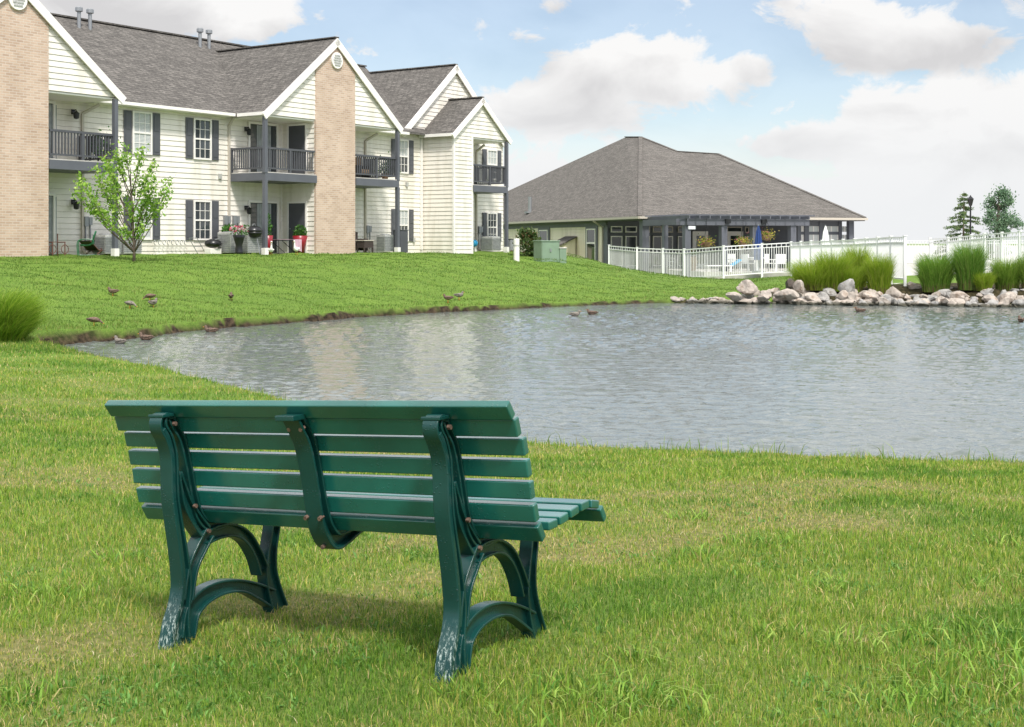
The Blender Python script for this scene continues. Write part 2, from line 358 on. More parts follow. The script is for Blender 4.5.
for px, Y, z in [(-80,12.4,.0),(1400,10.6,.08),(1024,11.7,.08),(800,12.0,.08),(530,12.7,.09),(400,14.0,.10),(280,16.4,.12),(150,20.4,.16),(60,23.5,.2),(0,26.5,.4)]:
    if z: cp((px-512)/F*Y, Y, z)
for px, Y, z in [(80,28,.27),(160,31,.26),(260,34.5,.25),(350,37.5,.24),(450,41,.22),(550,44.3,.19),(620,46,.16),(670,47,.12)]: cp((px-512)/F*Y, Y, z)
for s in (-26,-18,-10,-3,4,10,16,20):
    a = ap(s, -1.2); cp(a.x, a.y, FZ-.06); b = ap(s, 6); cp(b.x, b.y, FZ-.05)
for s, d, z in [(-18,-6,1.25),(-10,-6,1.27),(-2,-6.5,1.30),(6,-6.5,1.32),(13,-5.5,1.36)]:
    a = ap(s, d); cp(a.x, a.y, z)
for px, py, Y in [(512,258,63),(530,259.5,62),(560,264.5,60),(590,269.5,58),(610,273,57),(635,279.5,56)]:
    w = W(px, py, Y); cp(w.x, w.y, w.z)
for px, Y, z in [(610,74,.26),(684,67.7,.08),(670,56,.14),(723,65,.22),(762,66,.34),(791,65.9,.42),(740,55,.16),(730,48,.14),(790,50,.3),(800,46.5,.40),(822,60,.46),(855,53,.5),(892,47,.56),(905,45.6,.58),
                (860,45.8,.5),(950,45,.55),(1000,44.6,.55),(1060,44,.55),(984,57,.74),(1020,52,.78),(1100,50,.78),(948,60,.6),(1200,45,.5)]:
    cp((px-512)/F*Y, Y, z)
for x, y, z in [(0,90,.4),(20,95,.4),(40,90,.5),(60,60,.6),(-10,100,.8),(-60,60,1.8),(-60,30,1.7),(-80,120,1.2),(100,100,.5),(0,160,.4),(-200,200,.6),(200,200,.6),(0,400,.5),(400,100,.6),(-400,100,1),(0,2500,.5),(2500,2500,.5),(-2500,2500,.5)]: cp(x, y, z)
CPa = np.array(CP)
def _phi(d): return d
_D = np.sqrt(((CPa[:,None,:2]-CPa[None,:,:2])**2).sum(2)); _z0 = .6
_w = np.linalg.solve(_D-np.eye(len(CPa))*.03, CPa[:,2]-_z0)
def rbf(x, y):
    out = np.empty(len(x))
    for c in range(0, len(x), 50000):
        d = np.sqrt((x[c:c+50000,None]-CPa[:,0])**2+(y[c:c+50000,None]-CPa[:,1])**2); out[c:c+50000] = d@_w+_z0
    return out
def smooth01(t): t = np.clip(t, 0, 1); return t*t*(3-2*t)
def wob(x, y, s, seed=0):
    return (np.sin(x*s+1.3*seed+1.7*np.sin(y*s*.71+seed))+np.sin(y*s*1.13+2.1*seed+1.3*np.sin(x*s*.83-seed)))*.5
def gz(x, y, full=False):
    x = np.atleast_1d(np.asarray(x, float)); y = np.atleast_1d(np.asarray(y, float))
    d = pond_d(x, y); far = np.clip((y-22)/4, 0, 1)
    dd = d+far*(.13*wob(x,y,1.7,2)+.07*wob(x,y,5.1,4))+(1-far)*(.10*wob(x,y,2.1,1)+.05*wob(x,y,6.3,3))
    base = rbf(x, y)+.012*wob(x,y,.9,5)+.008*wob(x,y,3.1,6)*np.clip(1-np.abs(y-8)/60,0,1)
    amp = np.clip((y-26)/6,0,1)*np.clip((70-y)/10,0,1)
    base = base+amp*.036*(wob(x,y,2.4,7)+wob(x,y,4.6,8))*np.clip(dd/1.0,0,1)
    base = np.maximum(base, .05)
    rocky = smooth01((512+F*x/np.maximum(y,1)-680)/30)*far
    land = np.minimum(base, np.maximum(dd,0)*(.55+1.6*far-1.72*rocky)+.0)
    z = np.where(dd > 0, land, -np.minimum(.8, -dd*.6))
    return (z, dd) if full else z
def gz1(x, y): return float(gz(x, y)[0])
def G(px, py, y0=3.2, y1=100):
    Ys = np.concatenate([np.arange(y0, 30, .05), np.arange(30, y1, .12)]); Xs = (px-512)/F*Ys; Zs = EYE-(py-HZ)/F*Ys
    g = np.maximum(gz(Xs, Ys), 0); k = np.nonzero(Zs <= g)[0]
    i = k[0] if len(k) else len(Ys)-1
    return Vector((Xs[i], Ys[i], g[i]))

def dirt_nodes(): pass
def ground_mat():
    m = bpy.data.materials.new('lawn_soil'); m.use_nodes = True
    N = m.node_tree.nodes; L = m.node_tree.links; b = N['Principled BSDF']
    tc = N.new('ShaderNodeTexCoord')
    def noi(s, d=6, ro=.6):
        n = N.new('ShaderNodeTexNoise'); n.inputs['Scale'].default_value = s; n.inputs['Detail'].default_value = d; n.inputs['Roughness'].default_value = ro
        L.new(tc.outputs['Object'], n.inputs['Vector']); return n.outputs['Fac']
    def ramp(i, p0, c0, p1, c1):
        r = N.new('ShaderNodeValToRGB'); e = r.color_ramp.elements; e[0].position = p0; e[0].color = (*c0,1); e[1].position = p1; e[1].color = (*c1,1); L.new(i, r.inputs['Fac']); return r.outputs['Color']
    def mix(f, a, c):
        x = N.new('ShaderNodeMix'); x.data_type = 'RGBA'; L.new(f, x.inputs['Factor'])
        for s_, v in (('A', a), ('B', c)):
            if isinstance(v, tuple): x.inputs[s_].default_value = (*v,1)
            else: L.new(v, x.inputs[s_])
        return x.outputs['Result']
    c = ramp(noi(.7), .35, (.07,.13,.022), .65, (.12,.19,.033))
    c = mix(ramp(noi(6), .45, (0,0,0), .7, (.8,.8,.8)), c, (.085,.17,.02))
    c = mix(ramp(noi(40), .4, (0,0,0), .7, (.7,.7,.7)), c, (.20,.30,.05))
    at = N.new('ShaderNodeAttribute'); at.attribute_name = 'soil'; at.attribute_type = 'GEOMETRY'
    soil = ramp(noi(9), .38, (.014,.010,.006), .72, (.085,.06,.036))
    c = mix(at.outputs['Fac'], c, soil)
    at2 = N.new('ShaderNodeAttribute'); at2.attribute_name = 'thatch'
    c = mix(at2.outputs['Fac'], c, ramp(noi(25), .35, (.10,.11,.03), .65, (.24,.20,.09)))
    L.new(c, b.inputs['Base Color']); b.inputs['Roughness'].default_value = .95; b.inputs['Specular IOR Level'].default_value = .15
    bp = N.new('ShaderNodeBump'); bp.inputs['Strength'].default_value = .5; bp.inputs['Distance'].default_value = .03
    L.new(noi(22, 8, .7), bp.inputs['Height']); L.new(bp.outputs['Normal'], b.inputs['Normal'])
    return m

def dryness(x, y):
    """where the near turf is thin and straw coloured"""
    v = .55*wob(x,y,1.1,11)+.5*wob(x,y,2.7,12)+.35*wob(x,y,6.1,13)+.12
    return smooth01((v+.05)/.9)

def build_ground():
    rows = np.concatenate([np.arange(-8, 3, .5), np.arange(3, 24, .11), np.arange(24, 58, .16), 58*1.045**np.arange(0, 90)])
    tans = np.linspace(-1.05, 1.05, 560)
    RR, TT = np.meshgrid(rows, tans, indexing='ij')
    X = TT*(RR+14)*.72; Y = RR
    x, y = X.ravel(), Y.ravel(); z, dd = gz(x, y, True)
    nr, nc = RR.shape; idx = np.arange(nr*nc).reshape(nr, nc)
    Fc = np.stack([idx[:-1,:-1], idx[:-1,1:], idx[1:,1:], idx[1:,:-1]], -1).reshape(-1,4)
    o = np_mesh('ground', np.stack([x,y,z],1), Fc, ground_mat(), smooth=True)
    far = np.clip((y-22)/4, 0, 1)
    edge = np.where(far > .5, .11+.05*wob(x,y,3.3,9), .06)
    soil = smooth01((edge-dd)/.05)
    # bare planting bed under the grasses above the rocks on the right
    pxx = 512+F*x/np.maximum(y,1); bed = smooth01((pxx-785)/18)*smooth01((y-42)/1)*smooth01((48.2-y+.4*wob(x,y,1.3,3))/.7)
    soil = np.maximum(soil, bed*.95)
    a = o.data.attributes.new('soil', 'FLOAT', 'POINT'); a.data.foreach_set('value', soil.astype(np.float32))
    th = np.clip(1-(y-10)/12, 0, 1)*(.25+.6*dryness(x,y))
    a = o.data.attributes.new('thatch', 'FLOAT', 'POINT'); a.data.foreach_set('value', th.astype(np.float32))
    tag(o, kind='structure')
build_ground()

# pond
def build_water():
    m = bpy.data.materials.new('pond_water'); m.use_nodes = True
    N = m.node_tree.nodes; L = m.node_tree.links; b = N['Principled BSDF']
    b.inputs['Base Color'].default_value = (.13,.15,.14,1); b.inputs['Roughness'].default_value = .07; b.inputs['IOR'].default_value = 1.33
    tc = N.new('ShaderNodeTexCoord')
    last = None
    for sc, st, rot_, det, dist in (((5,9,1), .7, .3, 4, .02),):
        mp = N.new('ShaderNodeMapping'); mp.inputs['Scale'].default_value = sc; mp.inputs['Rotation'].default_value = (0,0,rot_); L.new(tc.outputs['Object'], mp.inputs['Vector'])
        n = N.new('ShaderNodeTexNoise'); n.inputs['Scale'].default_value = 1; n.inputs['Detail'].default_value = det; n.inputs['Distortion'].default_value = .6; L.new(mp.outputs[0], n.inputs['Vector'])
        bp = N.new('ShaderNodeBump'); bp.inputs['Strength'].default_value = st; bp.inputs['Distance'].default_value = dist; L.new(n.outputs['Fac'], bp.inputs['Height'])
        if last: L.new(last, bp.inputs['Normal'])
        last = bp.outputs['Normal']
    L.new(last, b.inputs['Normal'])
    # wind ripples as real geometry: many short wave trains
    ys = [10.0]
    while ys[-1] < 49: ys.append(ys[-1]+.038*(ys[-1]/12)**1.5)
    ys = np.array(ys); tn = np.linspace(-.62, .62, 1000); YY, TT = np.meshgrid(ys, tn, indexing='ij'); X = (TT*(YY+6)).ravel(); Y = YY.ravel(); Z = np.zeros(len(X))
    rg = np.random.default_rng(3); sp_ = .045*(Y/12)**1.5
    for i in range(46):
        lam = .11*(8**rg.uniform(0,1)); th = rg.normal(1.2, .5); k = 2*np.pi/lam; sl = .035*rg.uniform(.6,1.3)*(1.3 if lam < .35 else .7)
        ph = (X*math.cos(th)+Y*math.sin(th))*k+rg.uniform(0,6.28)+.9*wob(X,Y,.35,i)
        Z += sl/k*np.sin(ph)
    gust = .5+.75*smooth01(.5+.6*wob(X,Y,.22,3)+.3*wob(X,Y,.6,4)); Z *= gust
    nr, nc = YY.shape; idx = np.arange(nr*nc).reshape(nr,nc); Fc = np.stack([idx[:-1,:-1],idx[:-1,1:],idx[1:,1:],idx[1:,:-1]],-1).reshape(-1,4)
    me = np_mesh('pond_water', np.stack([X,Y,Z],1), Fc, m, smooth=True)
    tag(me, kind='structure')
build_water()

# ------------------------------------------------------------------ grass blades (uncountable)
GM = leafmat('grass_blades', transl=.3)
GM2 = leafmat('reed_blades', transl=.5)
def blades(name, x, y, h, w, col, lean=.5, z=None, off=.0):
    n = len(x); z = gz(x, y) if z is None else z
    a = rng.uniform(0, 2*np.pi, n); la = rng.uniform(0, 2*np.pi, n); le = np.abs(rng.normal(0, lean, n))*h
    wx, wy = np.cos(a)*w/2, np.sin(a)*w/2; lx, ly = np.cos(la)*le, np.sin(la)*le
    V = np.empty((n,5,3))
    V[:,0] = np.stack([x-wx, y-wy, z-.005+off], 1); V[:,1] = np.stack([x+wx, y+wy, z-.005+off], 1)
    mx, my, mz = x+lx*.35, y+ly*.35, z+h*.55+off
    V[:,2] = np.stack([mx+wx*.75, my+wy*.75, mz], 1); V[:,3] = np.stack([mx-wx*.75, my-wy*.75, mz], 1)
    V[:,4] = np.stack([x+lx, y+ly, z+h*np.clip(1-.25*(le/h)**2,.35,1)+off], 1)
    b = np.arange(n)[:,None]*5
    F1 = np.concatenate([b+np.array([[0,1,2]]), b+np.array([[0,2,3]]), b+np.array([[3,2,4]])], 0)
    return V.reshape(-1,3), F1, np.concatenate([col,col,col],0)
def pick(cols, w, n):
    k = rng.choice(len(cols), n, p=np.array(w)/sum(w)); c = np.array(cols)[k]
    return c*rng.uniform(.78,1.22,(n,1))
GREEN = [(.09,.19,.022),(.17,.295,.032),(.275,.37,.045),(.46,.40,.11),(.58,.46,.22)]
def near_grass():
    N = 680000
    u = rng.uniform(0,1,N); Y = 3.0*(27/3.0)**u   # denser near the camera
    half = .45*Y+.6; X = rng.uniform(-1,1,N)*half-.0
    z, dd = gz(X, Y, True)
    dr = dryness(X, Y); pat = wob(X,Y,3.7,21)*.5+wob(X,Y,9.1,22)*.3
    keep = (dd > .05) & ((Y < 18) | (dd < 9)) & ((Y < 24) | (X < -8)) & (rng.uniform(0,1,N) > dr*.35)
    X, Y, z, dr, pat, dd = [q[keep] for q in (X,Y,z,dr,pat,dd)]; n = len(X)
    h = np.clip((.022+.011*rng.normal(size=n)+.014*pat)*(1-.45*dr)*(1+.035*(Y-4)), .008, .10)*1.1
    h = np.where((dd < .45) & (rng.uniform(0,1,n) < .25), h*1.6, h)
    w = (.0018+.0013*rng.uniform(size=n))*(Y/4)**.75
    cg = pick(GREEN, (4,7,6,2.4,1.1), n); lush = (smooth01((wob(X,Y,1.9,41)+.6*wob(X,Y,4.7,42)-.15)/.5)*.75 > rng.uniform(0,1,n))[:,None]; cg = np.where(lush, pick([(.07,.165,.018),(.11,.23,.025),(.17,.30,.035)], (3,4,2), n), cg); cd = pick(GREEN, (1,2,4,3.5,2.5), n)
    t = (rng.uniform(0,1,n) < dr*.75)[:,None]
    col = np.where(t, cd, cg)
    far = np.clip((Y-6)/8,0,1)[:,None]; col = col*(1-far*.0)
    parts = [blades('g', X, Y, h, w, col, .75, z)]
    # coarse crabgrass and plantain tufts
    T = [(960,645,.20,90),(985,690,.22,120),(1010,660,.18,80),(600,700,.16,80),(660,712,.14,60),(50,600,.14,70),(860,650,.13,60),(760,545,.13,70),(1000,545,.12,50),(700,560,.10,40),(560,722,.15,60),
         (905,705,.12,50),(780,640,.09,30),(465,700,.08,25),(30,700,.10,40),(120,560,.10,40),(830,590,.09,40),(1015,590,.16,60),(690,520,.09,40),(640,660,.08,20)]
    for px, py, rr, k in T:
        g = G(px, py); n = k*2; a = rng.uniform(0,6.28,n); r = rr*np.sqrt(rng.uniform(0,1,n)); X = g.x+np.cos(a)*r*1.3; Y2 = g.y+np.sin(a)*r
        col = pick([(.10,.23,.03),(.20,.35,.045),(.30,.42,.08),(.40,.34,.14)], (4,5,4,.7), n)
        parts.append(blades('t', X, Y2, rng.uniform(.035,.10,n)*(.6+rr*2), rng.uniform(.004,.009,n), col, 1.15))
    n = 2600; Yc = 3.2*(11/3.2)**rng.uniform(0,1,n); Xc = rng.uniform(-1,1,n)*(.45*Yc+.4); k = (wob(Xc,Yc,2.9,51)+.5*wob(Xc,Yc,7,52)) > .25; Xc, Yc = Xc[k], Yc[k]
    Xc = np.repeat(Xc, 6)+rng.normal(0,.018,len(Xc)*6); Yc = np.repeat(Yc, 6)+rng.normal(0,.018,len(Yc)*6); n = len(Xc)
    parts.append(blades('c', Xc, Yc, rng.uniform(.012,.034,n), rng.uniform(.007,.013,n), pick([(.09,.22,.04),(.14,.29,.06),(.22,.37,.09)], (3,4,2), n), 1.6))
    # dead clippings and thatch lying in the thin spots
    n = 26000; Yc = 3.2*(14/3.2)**rng.uniform(0,1,n); Xc = rng.uniform(-1,1,n)*(.45*Yc+.4); k = rng.uniform(0,1,n) < dryness(Xc,Yc); Xc, Yc = Xc[k], Yc[k]; n = len(Xc)
    parts.append(blades('d', Xc, Yc, rng.uniform(.012,.022,n), rng.uniform(.002,.004,n), pick([(.52,.42,.24),(.40,.30,.15),(.62,.54,.36)], (3,3,1), n), 2.2))
    # tall wisps on the near bank
    n = 2200; i = rng.integers(0, len(PP), n); j = (i+1)%len(PP); t = rng.uniform(0,1,(n,1)); p = PP[i]*(1-t)+PP[j]*t
    p = p[p[:,1] < 24]; p = p+rng.normal(0,.25,p.shape); z, dd = gz(p[:,0], p[:,1], True); k = (dd > .03) & (np.abs(p[:,0]) < 14)
    n = k.sum(); parts.append(blades('w', p[k,0], p[k,1], rng.uniform(.06,.20,n), rng.uniform(.006,.012,n), pick([(.13,.24,.03),(.24,.32,.06),(.34,.30,.12)], (4,4,1), n), .5, z[k]))
    return parts
def join(parts, name, label):
    V = []; Fs = []; C = []; o = 0
    for v, f, c in parts: V.append(v); Fs.append(f+o); C.append(c); o += len(v)
    ob = np_mesh(name, np.concatenate(V), np.concatenate(Fs), GM, np.concatenate(C))
    return tag(ob, label, 'grass', kind='stuff')
join(near_grass(), 'lawn_grass', 'short patchy green and straw coloured grass around the bench')
def hill_grass():
    N = 420000
    px = rng.uniform(-90, 1110, N); Y = rng.uniform(22, 76, N)*1.0
    Y = 22*(78/22)**rng.uniform(0,1,N); X = (px-512)/F*Y
    z, dd = gz(X, Y, True)
    loc_x = (X-P0[0])*UX+(Y-P0[1])*UY; loc_y = -(X-P0[0])*UY+(Y-P0[1])*UX
    inb = (loc_y > -.55) & (loc_x < 20)
    cxx = (X-CX)*CB[0]+(Y-CY)*CB[1]; cyy = -(X-CX)*CB[1]+(Y-CY)*CB[0]
    pxx = px
    bed = (pxx > 785) & (Y < 48.0) & (Y > 42)
    deck = (Y > 66) & (pxx > 600) | (pxx > 830) & (Y > 48)
    k = (dd > .09+.09*wob(X,Y,3.3,9)) & ~inb & ~bed & ~deck & ((Y > 27) | (dd > 0) & (X < -6.5))
    X, Y, z, dd = X[k], Y[k], z[k], dd[k]; n = len(X)
    pat = wob(X,Y,.8,31)*.5+wob(X,Y,2.3,32)*.5
    h = np.clip(.042+.014*rng.normal(size=n)+.018*pat, .02, .10); h = np.where(dd < .7, h*1.35, h)
    w = rng.uniform(.008,.015,n)*(Y/35)
    cg = pick([(.075,.15,.020),(.105,.195,.026),(.15,.235,.036),(.24,.25,.08)], (4,6,3,.6), n); cl_ = pick([(.13,.22,.03),(.21,.28,.055),(.30,.28,.10)], (3,4,2), n)
    dk = smooth01((wob(X,Y,.55,61)*.6+wob(X,Y*2.2,1.3,62)*.5-.1)/.5); cg = np.where((rng.uniform(0,1,n) < dk*.7)[:,None], pick([(.06,.14,.018),(.085,.185,.022)], (1,1), n), cg)
    t = (rng.uniform(0,1,n) < np.clip(.12+.3*pat,0,.6)+np.where(dd<.6,.35,0))[:,None]
    parts = [blades('h', X, Y, h, w, np.where(t, cl_, cg), .7, z)]
    return parts
join(hill_grass(), 'hill_grass', 'mown bright green grass covering the slope below the apartments')

# ------------------------------------------------------------------ BENCH
def build_bench():
    root = empty('park_bench', (0,0,0), 0, 'green slatted park bench with wet paint and scuffed cast iron legs on the lawn', 'bench')
    y, r, p = .5017, .056, -.0019
    U = Vector((math.cos(y), -math.sin(y), 0)); V = Vector((math.sin(y), math.cos(y), 0))
    R0 = Matrix((U, V, Vector((0,0,1)))).transposed()
    Rr = Matrix(((math.cos(r),0,-math.sin(r)),(0,1,0),(math.sin(r),0,math.cos(r))))
    mw = (R0@Rr).to_4x4(); mw.translation = Vector((-.2402, 4.0413, EYE-1.321)); root.matrix_world = mw
    D, o_ = 1.122, .2755; x0, x1 = -D-o_+.02, o_
    def slat(a, b, th, name='slat'):
        # a,b: (y,z) of front-top and front-bottom corners, th thickness to the rear
        ay, az = a; by, bz = b; l = math.hypot(by-ay, bz-az); ny, nz = (bz-az)/l*th, -(by-ay)/l*th
        q = [(ay,az),(by,bz),(by+ny,bz+nz),(ay+ny,az+nz)]
        m = MB(); m.prism([(x0,*t) for t in q], (x1-x0,0,0))
        return m.build(name, 'bench_slat', root, bevel=.005, seg=3)
    # back slats: top cap, five boards, bottom lip
    slat((.070,.836),(.104,.790), .030, 'top_rail')
    for a, b in [((.122,.782),(.138,.726)), ((.166,.716),(.177,.662)), ((.183,.647),(.192,.592)), ((.199,.577),(.205,.522)), ((.214,.506),(.226,.451))]: slat(a, b, .030)
    slat((.232,.443),(.262,.392), .030)
    for a, b in [((.283,.404),(.345,.404)), ((.362,.406),(.424,.411)), ((.441,.414),(.503,.420)), ((.520,.422),(.580,.424)), ((.594,.421),(.652,.409)), ((.660,.402),(.688,.356))]:
        slat(b, a, -.030 if False else .028)
    bearer = [(.062,.775,.030),(.088,.735,.034),(.118,.690,.034),(.138,.620,.034),(.152,.550,.034),(.168,.470,.036),(.190,.410,.04),(.235,.368,.04),(.310,.360,.034),(.420,.368,.034),(.520,.380,.034),(.590,.380,.034),(.650,.352,.030)]
    members = [
        [(.055,-.03,.115),(.064,.05,.085),(.085,.115,.060),(.100,.18,.052),(.098,.25,.047),(.088,.33,.042),(.074,.42,.038),(.064,.50,.036),(.066,.59,.036),(.064,.65,.037),(.046,.705,.038),(.024,.740,.036),(.022,.768,.032),(.040,.784,.022),(.068,.778,.020)],
        [(.108,.13,.05),(.140,.235,.052),(.190,.300,.055),(.235,.345,.055)],
        [(.215,.345,.06),(.170,.40,.055),(.130,.46,.045),(.108,.53,.030),(.096,.58,.015)],
        [(.215,.325,.05),(.285,.335,.052),(.370,.325,.048),(.440,.285,.046),(.492,.215,.046),(.525,.14,.055)],
        [(.615,.375,.05),(.605,.30,.050),(.578,.21,.052),(.566,.13,.066),(.582,.05,.080),(.612,-.03,.090)],
        [(.105,.00,.07),(.130,.080,.075),(.185,.118,.068),(.260,.132,.058),(.340,.128,.050),(.420,.108,.048),(.500,.070,.060),(.570,.03,.07)],
        bearer]
    for k, u0 in enumerate((0.0, -D)):
        m = MB()
        for j, mem in enumerate(members):
            e = .0009*j
            m.ribbon([(a,b,w*.999) for a,b,w in mem], u0+.016+e, u0+.040-e, 6)
            P = catmull(mem, 6)
            for sgn in (-1, 1):
                pts = []
                for i, q in enumerate(P):
                    a = P[max(i-1,0)]; b = P[min(i+1,len(P)-1)]; dx, dz = b[0]-a[0], b[1]-a[1]; l = math.hypot(dx,dz) or 1
                    t = sgn*(q[2]/2-.0045); pts.append((q[0]-dz/l*t, q[1]+dx/l*t, .009))
                m.ribbon(pts, u0+e+(.0004 if sgn > 0 else 0), u0+.056-e, 1)
        # solid rear face of the strut
        P = members[0]; m.ribbon([(a+(-w*.5+.010)*(1 if b < .7 else .6), b, .016) for a,b,w in P[:12]], u0-.0012, u0+.0572, 6)
        m.box(u0-.006, u0+.062, .008, .070, .779, .790)
        m.build('side_frame', 'bench_iron', root, bevel=.0022, seg=2)
        for yy, zz in ((.070,.752),(.155,.452),(.218,.352)):
            MB().tube([(u0+.052,yy,zz),(u0+.064,yy,zz)], .008, 6).build('bolt', 'bolt', root)
    u0 = -D/2
    mid = [(.050,.782,.030),(.085,.735,.038),(.112,.690,.040),(.132,.620,.040),(.146,.550,.040),(.160,.470,.044),(.182,.395,.052),(.225,.345,.058),(.285,.345,.046),(.360,.362,.036),(.460,.374,.034),(.560,.384,.034),(.610,.378,.032),(.655,.352,.028)]
    m = MB(); m.ribbon([(a,b,w*.99) for a,b,w in mid], u0+.018, u0+.038, 6); P = catmull(mid, 6)
    for sgn in (-1, 1):
        pts = []
        for i, q in enumerate(P):
            a = P[max(i-1,0)]; b = P[min(i+1,len(P)-1)]; dx, dz = b[0]-a[0], b[1]-a[1]; l = math.hypot(dx,dz) or 1
            t = sgn*(q[2]/2-.005); pts.append((q[0]-dz/l*t, q[1]+dx/l*t, .010))
        m.ribbon(pts, u0+(.0004 if sgn > 0 else 0)-.006, u0+.062, 1)
    m.box(u0-.010, u0+.066, .006, .072, .772, .790)
    m.build('middle_bracket', 'bench_iron', root, bevel=.0025, seg=2)
    for du, yy, zz in ((.004,.080,.744),(.052,.080,.744),(-.001,.152,.44),(.057,.152,.44),(.028,.20,.335)): MB().tube([(u0+du,yy-.022,zz-.006),(u0+du,yy,zz)], .0075, 6).build('bolt', 'bolt', root)
build_bench()

# ------------------------------------------------------------------ APARTMENT BUILDING
A = empty('apartment_building', (P0[0], P0[1], FZ), TH, 'two storey cream apartment building with tan brick chimneys, gables and charcoal balconies above the pond', 'apartment building')
EZ = 5.5
GAB = [(-11.1, 4.2, 8.95), (4.09, 4.2, 8.95)]       # centre, half width, peak
def build_apt():
    core = MB().box(-22, 18.95, 1.94, 14.4, -.3, 5.5)
    core.box(2.95, 5.28, .06, 1.94, -.3, 5.5); core.box(-12.25, -9.92, .06, 1.94, -.3, 5.5); core.box(12.34, 13.68, .05, 1.94, -.3, 5.5)
    core.build('wall_core', 'siding', A)
    w = MB()
    w.clap((0,1.9), (1,0), (0,-1), -.1, EZ, lambda z: (-22, 19.0))
    w.build('wall', 'siding', A)
    g = MB(); gk = .86
    g.clap((0,1.9), (1,0), (0,-1), EZ, 9.1, lambda z: (14.85-(9.04-z)/gk, 14.85+(9.04-z)/gk))
    g.prism([(10.85,1.93,5.5),(18.85,1.93,5.5),(14.85,1.93,8.95)], (0,10,0))
    g.build('gable_wall', 'siding', A)
    for c, hw, pk in GAB:
        g = MB(); k = (pk-EZ)/hw
        g.clap((0,0), (1,0), (0,-1), EZ-.05, pk-.1, lambda z: (max(c-hw+.12, c-(pk-.1-z)/k), min(c+hw-.12, c+(pk-.1-z)/k)))
        g.prism([(c-hw+.4,.03,EZ-.05),(c+hw-.4,.03,EZ-.05),(c,.03,pk-.25)], (0,.15,0))
        g.build('gable_wall', 'siding', A)
        MB().box(c-4.05, c+4.05, .02, 1.88, EZ-.12, EZ-.06).build('porch_ceiling', 'white', A)
        b = MB(); b.box(c-1.2, c+1.2, -.07, .25, -.3, EZ); 
        b.prism([(c-1.2,-.07,EZ),(c+1.2,-.07,EZ),(c+1.2,-.07,pk-1.2*k-.12),(c,-.07,pk-.14),(c-1.2,-.07,pk-1.2*k-.12)], (0,.32,0))
        b.build('brick_chimney', 'brick', A)
        zc = 8.25 if c < 0 else 8.0
        v = MB(); v.tube([(c,-.15,zc),(c,-.05,zc)], .34, 24); vv = v.build('round_vent', 'white', A)
        q = MB()
        for i in range(5): q.box(c-.24+.02*abs(i-2)*2, c+.24-.02*abs(i-2)*2, -.175, -.152, zc-.22+i*.1, zc-.22+i*.1+.05)
        q.build('louvre', 'acl', vv)
        # closet side wall facing left
        s_ = MB(); s_.clap((c-1.2,0), (0,-1), (-1,0), -.1, EZ-.06, lambda z: (-1.9, -.02)); s_.build('closet_wall', 'siding_tan' if False else 'siding', A)
        r = MB(); R_ = lambda x, y, z: (x, y, z)
        yb = 1.5+(pk-5.6)/.609
        for sg in (-1, 1):
            xe = c+sg*(hw); ze = EZ+.02
            r.slab([(xe,-.13,ze),(c,-.13,pk),(c,yb+.3,pk),(xe,1.6,ze)][::sg], .10)
        r.build('gable_roof', 'roof', A)
        rk = MB()
        for sg in (-1, 1):
            rk.bar((c+sg*(hw+.02),-.15,EZ-.15), (c-sg*.08,-.15,pk-.14), .05, .28)
            # soffit strip
            rk.slab([(c+sg*hw,-.12,EZ-.09),(c,-.12,pk-.13),(c,0,pk-.13),(c+sg*hw,0,EZ-.09)][::sg], .03)
            rk.bar((c+sg*(hw+.03),-.12,EZ-.03),(c+sg*(hw+.03),1.3,EZ-.03), .09, .13)
        rk.build('rake_trim', 'white', A)
    # bay
    c, hw, pk = 14.42, 2.36, 7.40; k = (pk-EZ)/hw
    g = MB()
    g.clap((0,0), (1,0), (0,-1), -.1, EZ-.05, lambda z: (12.29, 13.72))
    g.clap((12.29,0), (0,-1), (-1,0), -.1, EZ-.02, lambda z: (-1.9, 0))
    g.clap((0,0), (1,0), (0,-1), EZ-.05, pk-.1, lambda z: (max(c-hw+.12, c-(pk-.1-z)/k), min(c+hw-.12, c+(pk-.1-z)/k)))
    g.prism([(c-hw+.35,.03,EZ-.05),(c+hw-.35,.03,EZ-.05),(c,.03,pk-.25)], (0,.15,0))
    g.build('bay_wall', 'siding', A)
    for x, y in ((12.29,0),(13.72,0)): MB().box(x-.05, x+.05, y-.045, y+.05, -.1, EZ).build('corner_board', 'white', A)
    for x, y in ((2.93,1.9),(12.26,1.9)): MB().box(x-.09, x-.0, y-.07, y-.02, -.1, EZ).build('corner_board', 'white', A)
    MB().box(12.3, 16.6, .02, 1.88, EZ-.12, EZ-.06).build('porch_ceiling', 'white', A)
    r = MB()
    for sg in (-1,1): r.slab([(c+sg*hw,-.13,EZ+.02),(c,-.13,pk),(c,1.86,pk),(c+sg*hw,1.86,EZ+.02)][::sg], .10)
    r.build('bay_roof', 'roof', A)
    rk = MB()
    for sg in (-1,1):
        rk.bar((c+sg*(hw+.02),-.15,EZ-.14), (c-sg*.08,-.15,pk-.13), .05, .25)
        rk.slab([(c+sg*hw,-.12,EZ-.09),(c,-.12,pk-.13),(c,0,pk-.13),(c+sg*hw,0,EZ-.09)][::sg], .03)
        rk.bar((c+sg*(hw+.04),-.12,EZ-.04),(c+sg*(hw+.04),1.86,EZ-.04), .10, .14)
    rk.build('rake_trim', 'white', A)
    # large gable roof
    c, hw, pk, ye = 14.85, 4.15, 9.16, 1.77
    r = MB()
    for sg in (-1,1): r.slab([(c+sg*hw,ye,5.6),(c,ye,pk),(c,14.6,pk),(c+sg*hw,14.6,5.6)][::sg], .10)
    r.build('large_gable_roof', 'roof', A)
    rk = MB()
